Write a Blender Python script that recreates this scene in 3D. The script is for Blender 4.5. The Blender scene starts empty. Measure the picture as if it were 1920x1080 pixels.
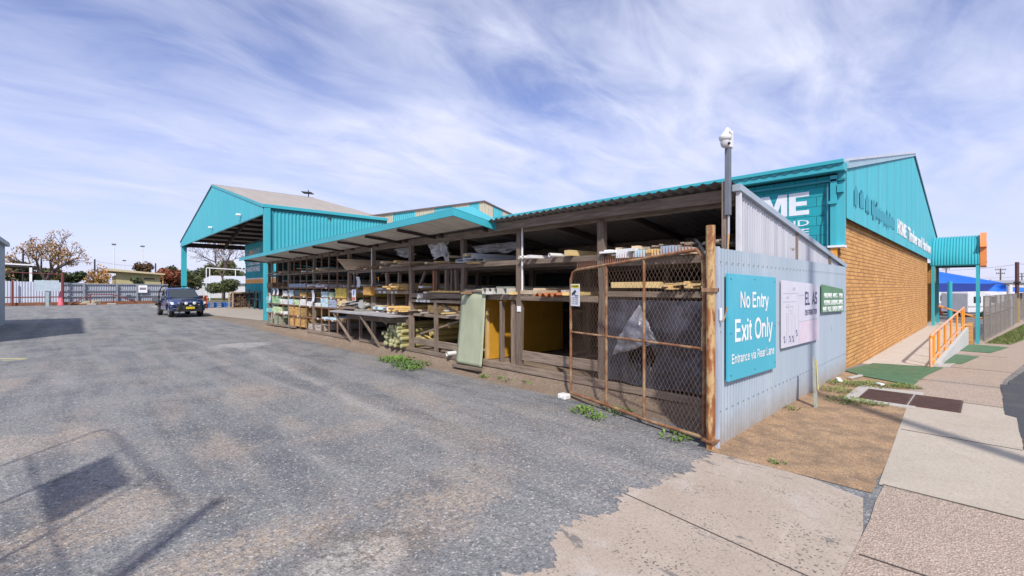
import bpy, math, random
from mathutils import Vector, Matrix, noise
R = math.radians
rnd = random.Random(7)
scn = bpy.context.scene
col = scn.collection

# ------------------------------------------------------------------ camera, sky, sun, exposure
CAM = Vector((-4.89, -1.96, 1.70))
FW, RT = Vector((.692, .722, 0)), Vector((.722, -.692, 0))
cam_d = bpy.data.cameras.new('camera'); cam = bpy.data.objects.new('camera', cam_d); col.objects.link(cam)
cam_d.sensor_width = 36; cam_d.lens = 36 * 853 / 1920; cam_d.clip_end = 3000; cam_d.clip_start = .05
cam.location = CAM; cam.rotation_euler = (R(90), 0, math.atan2(.722, .692) - R(90))
scn.camera = cam

def cw(X, Y, z=0):
    """a point X metres right of and Y metres ahead of the photographer"""
    v = CAM + RT * X + FW * Y
    return Vector((v.x, v.y, z))

LD = Vector((.66, .75, 0)).normalized(); ELEV = R(45)
w = bpy.data.worlds.new('World'); scn.world = w; w.use_nodes = True
nt = w.node_tree; nt.nodes.clear()
def N(t, typ, **kw):
    n = t.nodes.new(typ)
    for k, v in kw.items():
        if k.startswith('i_'):
            key = k[2:]; key = int(key) if key.isdigit() else key.replace('_', ' ')
            n.inputs[key].default_value = v
        else: setattr(n, k, v)
    return n
def ramp(t, a, b, c0=(0, 0, 0, 1), c1=(1, 1, 1, 1), src=None):
    n = t.nodes.new('ShaderNodeValToRGB'); e = n.color_ramp.elements
    e[0].position = a; e[1].position = b; e[0].color = c0; e[1].color = c1
    if src is not None: t.links.new(src, n.inputs[0])
    return n
def mth(t, op, a, b=None, c=None, clamp=False):
    n = t.nodes.new('ShaderNodeMath'); n.operation = op; n.use_clamp = clamp
    for i, v in enumerate((a, b, c)):
        if v is None: continue
        if hasattr(v, 'links'): t.links.new(v, n.inputs[i])
        else: n.inputs[i].default_value = v
    return n.outputs[0]
def mixc(t, f, a, b, mode='MIX'):
    n = t.nodes.new('ShaderNodeMix'); n.data_type = 'RGBA'; n.blend_type = mode
    for i, v in ((0, f), (6, a), (7, b)):
        if hasattr(v, 'links'): t.links.new(v, n.inputs[i])
        else: n.inputs[i].default_value = v if i == 0 or len(v) == 4 else (*v, 1)
    return n.outputs[2]
sky = N(nt, 'ShaderNodeTexSky', sky_type='NISHITA', sun_disc=False, sun_elevation=ELEV,
        sun_rotation=math.atan2(-LD.x, -LD.y), altitude=250, air_density=1.0, dust_density=.6, ozone_density=3.0)
tc = N(nt, 'ShaderNodeTexCoord'); sep = N(nt, 'ShaderNodeSeparateXYZ'); nt.links.new(tc.outputs['Generated'], sep.inputs[0])
zz = mth(nt, 'ADD', mth(nt, 'MAXIMUM', sep.outputs[2], 0), .16)
cx = mth(nt, 'DIVIDE', sep.outputs[0], zz); cy = mth(nt, 'DIVIDE', sep.outputs[1], zz)
cmb = N(nt, 'ShaderNodeCombineXYZ'); nt.links.new(cx, cmb.inputs[0]); nt.links.new(cy, cmb.inputs[1])
def cloud(rot, sc, nscale, detail, dist, lo, hi, off=(0, 0, 0)):
    mp = N(nt, 'ShaderNodeMapping'); mp.inputs['Rotation'].default_value = (0, 0, rot); mp.inputs['Scale'].default_value = sc
    mp.inputs['Location'].default_value = off
    nt.links.new(cmb.outputs[0], mp.inputs[0])
    n = N(nt, 'ShaderNodeTexNoise', i_Scale=nscale, i_Detail=detail + 1, i_Roughness=.57, i_Distortion=dist)
    nt.links.new(mp.outputs[0], n.inputs['Vector'])
    return ramp(nt, lo, hi, src=n.outputs['Fac']).outputs[0]
c1 = cloud(R(28), (.7, 1.15, 1), 1.25, 7, .35, .34, .64, (3.1, 1.3, 0))
c2 = cloud(R(-12), (.8, 1.7, 1), 2.6, 8, .6, .36, .70, (1.2, 7.7, 0))
c3 = cloud(R(40), (.5, .6, 1), .6, 3, .2, .34, .56, (5.5, 2.2, 0))
cf = mth(nt, 'MULTIPLY', mth(nt, 'ADD', mth(nt, 'MULTIPLY', c1, .58), mth(nt, 'MULTIPLY', c2, .58)), mth(nt, 'ADD', mth(nt, 'MULTIPLY', c3, .75), .35))
hz = ramp(nt, .0, .42, (1, 1, 1, 1), (0, 0, 0, 1), sep.outputs[2]).outputs[0]
cf = mth(nt, 'MULTIPLY', cf, .95, clamp=True)
SKYC = (6.0, 6.3, 7.7)
blue = mixc(nt, 1.0, sky.outputs[0], (1.25, 1.05, 1.25), 'MULTIPLY')
skyc = mixc(nt, cf, mixc(nt, mth(nt, 'MULTIPLY', hz, .6), blue, (4.6, 5.1, 7.3)), mixc(nt, hz, SKYC, (5.2, 5.5, 7.2)))
bg = N(nt, 'ShaderNodeBackground', i_Strength=.10); nt.links.new(skyc, bg.inputs[0])
wo = N(nt, 'ShaderNodeOutputWorld'); nt.links.new(bg.outputs[0], wo.inputs[0])
sd = bpy.data.lights.new('sun', 'SUN'); sd.energy = 3.3; sd.angle = R(2.0); sd.color = (1, .94, .86)
sun = bpy.data.objects.new('sun', sd); col.objects.link(sun)
sun.rotation_euler = (-Vector((-LD.x * math.cos(ELEV), -LD.y * math.cos(ELEV), math.sin(ELEV)))).to_track_quat('-Z', 'Y').to_euler()
sun.location = (-20, -20, 30)
vs = scn.view_settings; vs.view_transform = 'Standard'; vs.look = 'None'; vs.exposure = 0.5; vs.gamma = 1; vs.use_curve_mapping = False
scn.render.engine = 'CYCLES'; scn.cycles.max_bounces = 6

# ------------------------------------------------------------------ materials
MATS = {}
def newmat(name):
    m = bpy.data.materials.new(name); m.use_nodes = True; t = m.node_tree
    b = t.nodes['Principled BSDF']; return m, t, b
def mat(name, c, rough=.7, metal=0., var=.12, scale=3., bump=0., bscale=40., stain=None, samt=.5, sscale=1.5, slo=.5, shi=.7,
        stretch=(1, 1, 1), objvar=0., trans=0., spec=.5, coat=0., alpha=1.):
    if name in MATS: return MATS[name]
    m, t, b = newmat(name); MATS[name] = m
    tcn = N(t, 'ShaderNodeTexCoord'); mp = N(t, 'ShaderNodeMapping'); mp.inputs['Scale'].default_value = stretch
    t.links.new(tcn.outputs['Object'], mp.inputs[0])
    n1 = N(t, 'ShaderNodeTexNoise', i_Scale=scale, i_Detail=6, i_Roughness=.6); t.links.new(mp.outputs[0], n1.inputs['Vector'])
    f = ramp(t, .3, .7, src=n1.outputs['Fac']).outputs[0]
    lo = tuple(x * (1 - var) for x in c); hi = tuple(min(1, x * (1 + var)) for x in c)
    o = mixc(t, f, lo, hi)
    if stain:
        n2 = N(t, 'ShaderNodeTexNoise', i_Scale=sscale, i_Detail=8, i_Roughness=.7); t.links.new(mp.outputs[0], n2.inputs['Vector'])
        sf = mth(t, 'MULTIPLY', ramp(t, slo, shi, src=n2.outputs['Fac']).outputs[0], samt)
        o = mixc(t, sf, o, stain)
    if objvar:
        oi = N(t, 'ShaderNodeObjectInfo')
        hsv = N(t, 'ShaderNodeHueSaturation'); t.links.new(o, hsv.inputs['Color'])
        t.links.new(mth(t, 'ADD', mth(t, 'MULTIPLY', oi.outputs['Random'], objvar * 2), 1 - objvar), hsv.inputs['Value'])
        o = hsv.outputs[0]
    t.links.new(o, b.inputs['Base Color'])
    b.inputs['Roughness'].default_value = rough; b.inputs['Metallic'].default_value = metal
    b.inputs['Specular IOR Level'].default_value = spec
    if coat: b.inputs['Coat Weight'].default_value = coat; b.inputs['Coat Roughness'].default_value = .06
    if trans: b.inputs['Transmission Weight'].default_value = trans
    if bump:
        n3 = N(t, 'ShaderNodeTexNoise', i_Scale=bscale, i_Detail=5, i_Roughness=.6); t.links.new(mp.outputs[0], n3.inputs['Vector'])
        bp = N(t, 'ShaderNodeBump', i_Strength=bump, i_Distance=.02); t.links.new(n3.outputs['Fac'], bp.inputs['Height'])
        t.links.new(bp.outputs[0], b.inputs['Normal'])
    return m

def groove(m, pitch, off, amt=.35, axis=0, wid=.5):  # rib-valley shade put into the colour; also draws the sheet laps
    t = m.node_tree; b = t.nodes['Principled BSDF']; src = b.inputs['Base Color'].links[0].from_socket
    tcn = N(t, 'ShaderNodeTexCoord'); sp = N(t, 'ShaderNodeSeparateXYZ'); t.links.new(tcn.outputs['Object'], sp.inputs[0])
    ph = mth(t, 'SINE', mth(t, 'MULTIPLY', mth(t, 'ADD', sp.outputs[axis], off), 2 * math.pi / pitch))
    n = N(t, 'ShaderNodeTexNoise', i_Scale=2.5, i_Detail=5); t.links.new(tcn.outputs['Object'], n.inputs['Vector'])
    f = mth(t, 'MULTIPLY', ramp(t, -.95 * .5 + .5 - .0, wid, (1, 1, 1, 1), (0, 0, 0, 1), mth(t, 'ADD', mth(t, 'MULTIPLY', ph, .5), .5)).outputs[0], mth(t, 'MULTIPLY', mth(t, 'ADD', n.outputs['Fac'], .5), amt))
    o = mixc(t, f, src, (.10, .11, .12)); t.links.new(o, b.inputs['Base Color']); return m
def splash(m, zb=0., amt=.8):
    t = m.node_tree; b = t.nodes['Principled BSDF']; src = b.inputs['Base Color'].links[0].from_socket
    tcn = N(t, 'ShaderNodeTexCoord'); sp = N(t, 'ShaderNodeSeparateXYZ'); t.links.new(tcn.outputs['Object'], sp.inputs[0])
    n = N(t, 'ShaderNodeTexNoise', i_Scale=5., i_Detail=8, i_Roughness=.7); t.links.new(tcn.outputs['Object'], n.inputs['Vector'])
    f = ramp(t, .0, .42, (1, 1, 1, 1), (0, 0, 0, 1), mth(t, 'ADD', mth(t, 'SUBTRACT', sp.outputs[2], zb), mth(t, 'MULTIPLY', mth(t, 'SUBTRACT', n.outputs['Fac'], .35), .5))).outputs[0]
    t.links.new(mixc(t, mth(t, 'MULTIPLY', f, amt), src, (.26, .19, .13)), b.inputs['Base Color']); return m
TEAL = (.04, .375, .445)
def teal(): return mat('teal_paint', TEAL, .45, 0, .07, .9, stain=(.10, .42, .45), samt=.35, sscale=.7)
def teal2(): return mat('teal_faded', (.065, .42, .50), .5, 0, .06, 1.2, stain=(.16, .47, .53), samt=.4, sscale=.6, stretch=(3, 3, .4))
def dteal(): return mat('teal_overpaint', (.012, .30, .385), .5, 0, .15, 2)
def white(): return mat('white_paint', (.78, .79, .82), .5, 0, .05, 3, stain=(.5, .5, .5), samt=.25)
def orange(): return mat('orange_paint', (.80, .30, .03), .45, 0, .06, 2)
def galv(): return mat('grey_blue_steel', (.33, .40, .47), .5, .0, .07, .8, stain=(.42, .46, .49), samt=.45, sscale=.8, stretch=(2, 2, .35))
def galv2(): return mat('zinc_steel', (.50, .51, .55), .42, .2, .12, 1.5, stain=(.33, .35, .38), samt=.6, sscale=1.2, stretch=(3, 3, .25))
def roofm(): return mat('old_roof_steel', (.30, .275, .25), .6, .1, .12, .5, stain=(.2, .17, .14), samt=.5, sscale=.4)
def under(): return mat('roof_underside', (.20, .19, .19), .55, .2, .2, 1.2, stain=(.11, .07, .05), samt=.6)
def rust(): return mat('rust_steel', (.22, .095, .045), .8, .1, .3, 12, stain=(.42, .30, .17), samt=.75, sscale=5, slo=.45, shi=.6, bump=.3, bscale=60)
def rustpost(): return mat('rusty_cream_post', (.26, .10, .035), .7, .05, .5, 9, stain=(.52, .37, .18), samt=.85, sscale=5, slo=.47, shi=.55, stretch=(2, 2, .6), bump=.15)
def wood(): return mat('weathered_timber', (.20, .15, .115), .9, 0, .35, 3, stain=(.25, .21, .18), samt=.6, sscale=4, bump=.5, bscale=14, stretch=(9, 9, .9), objvar=.25)
def woodh(): return mat('weathered_beam', (.215, .165, .125), .9, 0, .35, 3, stain=(.29, .245, .20), samt=.6, sscale=3, bump=.5, bscale=14, stretch=(5, .8, 9), objvar=.2)
def black(): return mat('black_steel', (.02, .02, .022), .5, 0, .2)
def conc(): return mat('concrete', (.42, .39, .35), .85, 0, .1, 2, stain=(.28, .25, .22), samt=.4, bump=.15, bscale=90)

def ground_mat():
    m, t, b = newmat('asphalt_yard')
    tcn = N(t, 'ShaderNodeTexCoord'); P = tcn.outputs['Object']
    def noi(s, d=5, r=.6, dist=0, sc=None, off=(0, 0, 0)):
        n = N(t, 'ShaderNodeTexNoise', i_Scale=s, i_Detail=d, i_Roughness=r, i_Distortion=dist)
        mp = N(t, 'ShaderNodeMapping'); mp.inputs['Scale'].default_value = sc or (1, 1, 1); mp.inputs['Location'].default_value = off
        t.links.new(P, mp.inputs[0]); t.links.new(mp.outputs[0], n.inputs['Vector']); return n.outputs['Fac']
    sp = N(t, 'ShaderNodeSeparateXYZ'); t.links.new(P, sp.inputs[0]); X, Y = sp.outputs[0], sp.outputs[1]
    base = mixc(t, ramp(t, .35, .65, src=noi(.9, 8, .7, .4)).outputs[0], (.120, .130, .146), (.255, .256, .258))
    # wheel tracks running up the yard
    base = mixc(t, mth(t, 'MULTIPLY', ramp(t, .40, .70, src=noi(1.3, 6, .6, .5, (1.5, .12, 1))).outputs[0], .75), base, (.33, .325, .315))
    # tan dust patches
    d1 = ramp(t, .50, .72, src=noi(.8, 8, .68, 1.2, (1.3, .5, 1), (4, 2, 0))).outputs[0]
    base = mixc(t, mth(t, 'MULTIPLY', d1, .55), base, (.36, .305, .25))
    base = mixc(t, mth(t, 'MULTIPLY', ramp(t, .52, .70, src=noi(1.6, 6, .65, .6, (1.3, .16, 1), (7, 3, 0))).outputs[0], .55), base, (.115, .120, .135))
    d2 = ramp(t, .60, .70, src=noi(1.7, 8, .7, 1.2, (1, 1, 1), (9, 1, 0))).outputs[0]
    base = mixc(t, mth(t, 'MULTIPLY', d2, .6), base, (.36, .31, .26))
    # pale line of spilt dust along the yard
    dl = mth(t, 'ABSOLUTE', mth(t, 'ADD', mth(t, 'ADD', X, mth(t, 'MULTIPLY', mth(t, 'SUBTRACT', Y, 8), -.05)), mth(t, 'ADD', 1.52, mth(t, 'MULTIPLY', noi(.8, 4, .6), .35))))
    lf = mth(t, 'MULTIPLY', ramp(t, .0, .16, (1, 1, 1, 1), (0, 0, 0, 1), dl).outputs[0], ramp(t, .35, .6, src=noi(1.4, 6, .7)).outputs[0])
    lf = mth(t, 'MULTIPLY', lf, mth(t, 'MULTIPLY', ramp(t, .9 / 20, 3. / 20, src=mth(t, 'DIVIDE', Y, 20)).outputs[0], ramp(t, .6, .7, (1, 1, 1, 1), (0, 0, 0, 1), mth(t, 'DIVIDE', Y, 20)).outputs[0]))
    base = mixc(t, mth(t, 'MULTIPLY', lf, .75), base, (.42, .40, .37))
    # whitish broken patch of old concrete near the gateway
    def blob(cx_, cy_, rx, ry):
        a = mth(t, 'DIVIDE', mth(t, 'SUBTRACT', X, cx_), rx); b_ = mth(t, 'DIVIDE', mth(t, 'SUBTRACT', Y, cy_), ry)
        d = mth(t, 'SQRT', mth(t, 'ADD', mth(t, 'MULTIPLY', a, a), mth(t, 'MULTIPLY', b_, b_)))
        return ramp(t, .55, 1.05, (1, 1, 1, 1), (0, 0, 0, 1), mth(t, 'ADD', d, mth(t, 'ADD', mth(t, 'MULTIPLY', mth(t, 'SUBTRACT', noi(5, 6, .7), .5), 1.3), mth(t, 'MULTIPLY', mth(t, 'SUBTRACT', noi(1.6, 4, .6), .5), 2.2)))).outputs[0]
    base = mixc(t, mth(t, 'MULTIPLY', blob(-3.68, .72, .42, .38), .9), base, mixc(t, noi(6, 8, .8), (.26, .245, .22), (.50, .47, .43)))
    base = mixc(t, mth(t, 'MULTIPLY', blob(-1.25, 13.4, .9, .8), .6), base, (.46, .45, .44))
    brk = mth(t, 'ADD', mth(t, 'MULTIPLY', ramp(t, .42, .58, src=noi(13, 8, .75)).outputs[0], .75), .25)
    for bx_, by_, rx_, ry_, am in ((-4.87, 2.59, .75, .55, .75), (-4.2, 1.35, .8, .35, .8), (-2.5, 3.3, .75, .35, .45), (-2.9, 4.0, .22, .5, .45), (-3.7, 3.7, .3, .5, .4), (-1.7, 2.3, .4, .9, .4), (-2.4, 1.2, .6, .5, .45), (-5.3, 5.2, .9, .7, .6), (-3.0, .9, .6, .5, .6), (-6.5, 10, 1.5, 1.4, .5), (-2.8, 6.2, .6, 1.2, .5), (-1.0, 4.6, .35, 1.3, .5)):
        base = mixc(t, mth(t, 'MULTIPLY', mth(t, 'MULTIPLY', blob(bx_, by_, rx_, ry_), brk), am), base, (.44, .355, .275))
    rim1 = mth(t, 'MULTIPLY', blob(-3.62, .76, .56, .50), mth(t, 'SUBTRACT', 1, blob(-3.68, .70, .46, .40)))
    base = mixc(t, mth(t, 'MULTIPLY', rim1, .45), base, (.10, .085, .065))
    # brown dirt beside the rack
    e = mth(t, 'ADD', X, mth(t, 'MULTIPLY', mth(t, 'SUBTRACT', noi(.7, 6, .65), .5), 2.4))
    df = ramp(t, .46, .62, src=mth(t, 'ADD', mth(t, 'MULTIPLY', e, .25), .36)).outputs[0]
    nearx = ramp(t, .25, .4, (0, 0, 0, 1), (1, 1, 1, 1), mth(t, 'DIVIDE', Y, 10)).outputs[0]
    df = mth(t, 'MULTIPLY', df, mth(t, 'ADD', mth(t, 'MULTIPLY', nearx, .72), .28))
    dirtc = mixc(t, ramp(t, .35, .65, src=noi(3, 7, .7)).outputs[0], (.19, .14, .10), (.33, .26, .195))
    base = mixc(t, df, base, dirtc)
    # beyond the back fence and street: dry grass
    gf = ramp(t, .498, .502, src=mth(t, 'DIVIDE', mth(t, 'ADD', Y, mth(t, 'MULTIPLY', noi(.8, 3), 3)), 130)).outputs[0]
    base = mixc(t, gf, base, mixc(t, noi(.3, 4), (.10, .12, .035), (.22, .17, .08)))
    cn = N(t, 'ShaderNodeTexVoronoi', feature='DISTANCE_TO_EDGE', i_Scale=.55); mpc = N(t, 'ShaderNodeMapping'); t.links.new(P, mpc.inputs[0])
    nd = N(t, 'ShaderNodeTexNoise', i_Scale=2.2, i_Detail=6, i_Roughness=.7); t.links.new(P, nd.inputs['Vector'])
    va = N(t, 'ShaderNodeVectorMath', operation='MULTIPLY_ADD'); va.inputs[1].default_value = (.9, .9, 0); t.links.new(nd.outputs['Color'], va.inputs[0]); t.links.new(P, va.inputs[2]); t.links.new(va.outputs[0], cn.inputs['Vector'])
    ck = mth(t, 'MULTIPLY', ramp(t, .0, .010, (1, 1, 1, 1), (0, 0, 0, 1), cn.outputs['Distance']).outputs[0], ramp(t, .52, .60, src=noi(.5, 3)).outputs[0])
    base = mixc(t, mth(t, 'MULTIPLY', ck, .7), base, (.04, .038, .036))
    # aggregate speckle
    vo = N(t, 'ShaderNodeTexVoronoi', i_Scale=70.); t.links.new(P, vo.inputs['Vector'])
    vs_ = N(t, 'ShaderNodeSeparateColor'); t.links.new(vo.outputs['Color'], vs_.inputs[0])
    base = mixc(t, mth(t, 'MULTIPLY', ramp(t, .90, .96, src=vs_.outputs[0]).outputs[0], .9), base, (.48, .46, .43))
    base = mixc(t, mth(t, 'MULTIPLY', ramp(t, .0, .3, (1, 1, 1, 1), (0, 0, 0, 1), vs_.outputs[1]).outputs[0], .5), base, (.06, .062, .068))
    base = mixc(t, ramp(t, .3, .75, src=noi(28, 4, .7)).outputs[0], mixc(t, 1, base, (.60, .60, .61), 'MULTIPLY'), mixc(t, 1, base, (1.32, 1.32, 1.30), 'MULTIPLY'))
    t.links.new(base, b.inputs['Base Color']); b.inputs['Roughness'].default_value = .93; b.inputs['Specular IOR Level'].default_value = .25
    bp = N(t, 'ShaderNodeBump', i_Strength=.55, i_Distance=.012); t.links.new(vo.outputs['Distance'], bp.inputs['Height'])
    bp2 = N(t, 'ShaderNodeBump', i_Strength=.7, i_Distance=.06); t.links.new(noi(2.5, 8, .7), bp2.inputs['Height']); t.links.new(bp.outputs[0], bp2.inputs['Normal'])
    t.links.new(bp2.outputs[0], b.inputs['Normal'])
    return m
def slab_mat(name, c0, c1, fleck=(.05, .05, .055), famt=.6, fthr=.86, fs=55., agg=0., streak=0.):
    return _slab(name, c0, c1, fleck, famt, fthr, fs, agg, streak)
def _slab(name, c0, c1, fleck, famt, fthr, fs, agg, streak):
    m, t, b = newmat(name); MATS[name] = m; tcn = N(t, 'ShaderNodeTexCoord'); P = tcn.outputs['Object']
    def noi(s, d=6, r=.65, dist=.3):
        n = N(t, 'ShaderNodeTexNoise', i_Scale=s, i_Detail=d, i_Roughness=r, i_Distortion=dist); t.links.new(P, n.inputs['Vector']); return n.outputs['Fac']
    o = mixc(t, ramp(t, .3, .7, src=noi(1.3)).outputs[0], c0, c1)
    o = mixc(t, mth(t, 'MULTIPLY', ramp(t, .55, .75, src=noi(.7, 8, .75, 1)).outputs[0], .45), o, tuple(x * .62 for x in c0))
    o = mixc(t, mth(t, 'MULTIPLY', ramp(t, .58, .7, src=noi(2.3, 8, .7, 1)).outputs[0], .3), o, tuple(min(.62, x * 1.35) for x in c1))
    vo = N(t, 'ShaderNodeTexVoronoi', i_Scale=fs); t.links.new(P, vo.inputs['Vector'])
    s_ = N(t, 'ShaderNodeSeparateColor'); t.links.new(vo.outputs['Color'], s_.inputs[0])
    if agg:
        o = mixc(t, agg, o, mixc(t, s_.outputs[2], (.17, .12, .09), (.62, .5, .40)))
    fl = mth(t, 'MULTIPLY', ramp(t, fthr, fthr + .01, src=s_.outputs[0]).outputs[0], ramp(t, .42, .6, src=noi(2.1)).outputs[0])
    o = mixc(t, mth(t, 'MULTIPLY', fl, famt), o, fleck)
    if streak:
        mp = N(t, 'ShaderNodeMapping'); mp.inputs['Scale'].default_value = (3.2, 1.0, 1); mp.inputs['Location'].default_value = (2.3, 0, 0); t.links.new(P, mp.inputs[0])
        n5 = N(t, 'ShaderNodeTexNoise', i_Scale=1.7, i_Detail=10, i_Roughness=.72, i_Distortion=.4); t.links.new(mp.outputs[0], n5.inputs['Vector'])
        o = mixc(t, mth(t, 'MULTIPLY', ramp(t, .61, .63, src=n5.outputs['Fac']).outputs[0], streak), o, (.13, .125, .12))
        n6 = N(t, 'ShaderNodeTexNoise', i_Scale=.9, i_Detail=9, i_Roughness=.75, i_Distortion=1.); t.links.new(P, n6.inputs['Vector'])
        o = mixc(t, mth(t, 'MULTIPLY', ramp(t, .5, .62, src=n6.outputs['Fac']).outputs[0], .45), o, (.50, .46, .42))
    fn = ramp(t, .35, .65, src=noi(60, 3)).outputs[0]
    o = mixc(t, fn, mixc(t, 1, o, (.86, .86, .86), 'MULTIPLY'), mixc(t, 1, o, (1.1, 1.1, 1.1), 'MULTIPLY'))
    t.links.new(o, b.inputs['Base Color']); b.inputs['Roughness'].default_value = .9
    bp = N(t, 'ShaderNodeBump', i_Strength=.35 + agg, i_Distance=.008); t.links.new(vo.outputs['Distance'] if agg else noi(70, 5), bp.inputs['Height'])
    t.links.new(bp.outputs[0], b.inputs['Normal'])
    return m
def brick_mat(name, axis, ca, cb, mortar, bw=.24, rh=.086, ms=.010, bias=0, bumpd=.02, flecks=.5):
    m, t, b = newmat(name); tcn = N(t, 'ShaderNodeTexCoord')
    s = N(t, 'ShaderNodeSeparateXYZ'); t.links.new(tcn.outputs['Object'], s.inputs[0])
    c = N(t, 'ShaderNodeCombineXYZ'); t.links.new(s.outputs[axis], c.inputs[0]); t.links.new(s.outputs[2], c.inputs[1])
    br = N(t, 'ShaderNodeTexBrick', i_Scale=1.0, offset=.5)
    br.inputs['Brick Width'].default_value = bw; br.inputs['Row Height'].default_value = rh
    br.inputs['Mortar Size'].default_value = ms; br.inputs['Mortar Smooth'].default_value = .3; br.inputs['Bias'].default_value = bias
    br.inputs['Color1'].default_value = (*ca, 1); br.inputs['Color2'].default_value = (*cb, 1); br.inputs['Mortar'].default_value = (*mortar, 1)
    t.links.new(c.outputs[0], br.inputs['Vector'])
    n = N(t, 'ShaderNodeTexNoise', i_Scale=1.2, i_Detail=8, i_Roughness=.7); t.links.new(c.outputs[0], n.inputs['Vector'])
    o = mixc(t, ramp(t, .35, .7, src=n.outputs['Fac']).outputs[0], mixc(t, 1, br.outputs[0], (.82, .80, .78), 'MULTIPLY'), mixc(t, 1, br.outputs[0], (1.12, 1.12, 1.1), 'MULTIPLY'))
    n2 = N(t, 'ShaderNodeTexNoise', i_Scale=11, i_Detail=6, i_Roughness=.7); t.links.new(c.outputs[0], n2.inputs['Vector'])
    o = mixc(t, mth(t, 'MULTIPLY', ramp(t, .56, .64, src=n2.outputs['Fac']).outputs[0], flecks), o, tuple(x * .42 for x in ca))
    t.links.new(o, b.inputs['Base Color']); b.inputs['Roughness'].default_value = .85
    h = mth(t, 'ADD', mth(t, 'MULTIPLY', br.outputs['Fac'], -1), mth(t, 'MULTIPLY', n2.outputs['Fac'], .3))
    bp = N(t, 'ShaderNodeBump', i_Strength=.9, i_Distance=bumpd); t.links.new(h, bp.inputs['Height']); t.links.new(bp.outputs[0], b.inputs['Normal'])
    return m

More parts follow.
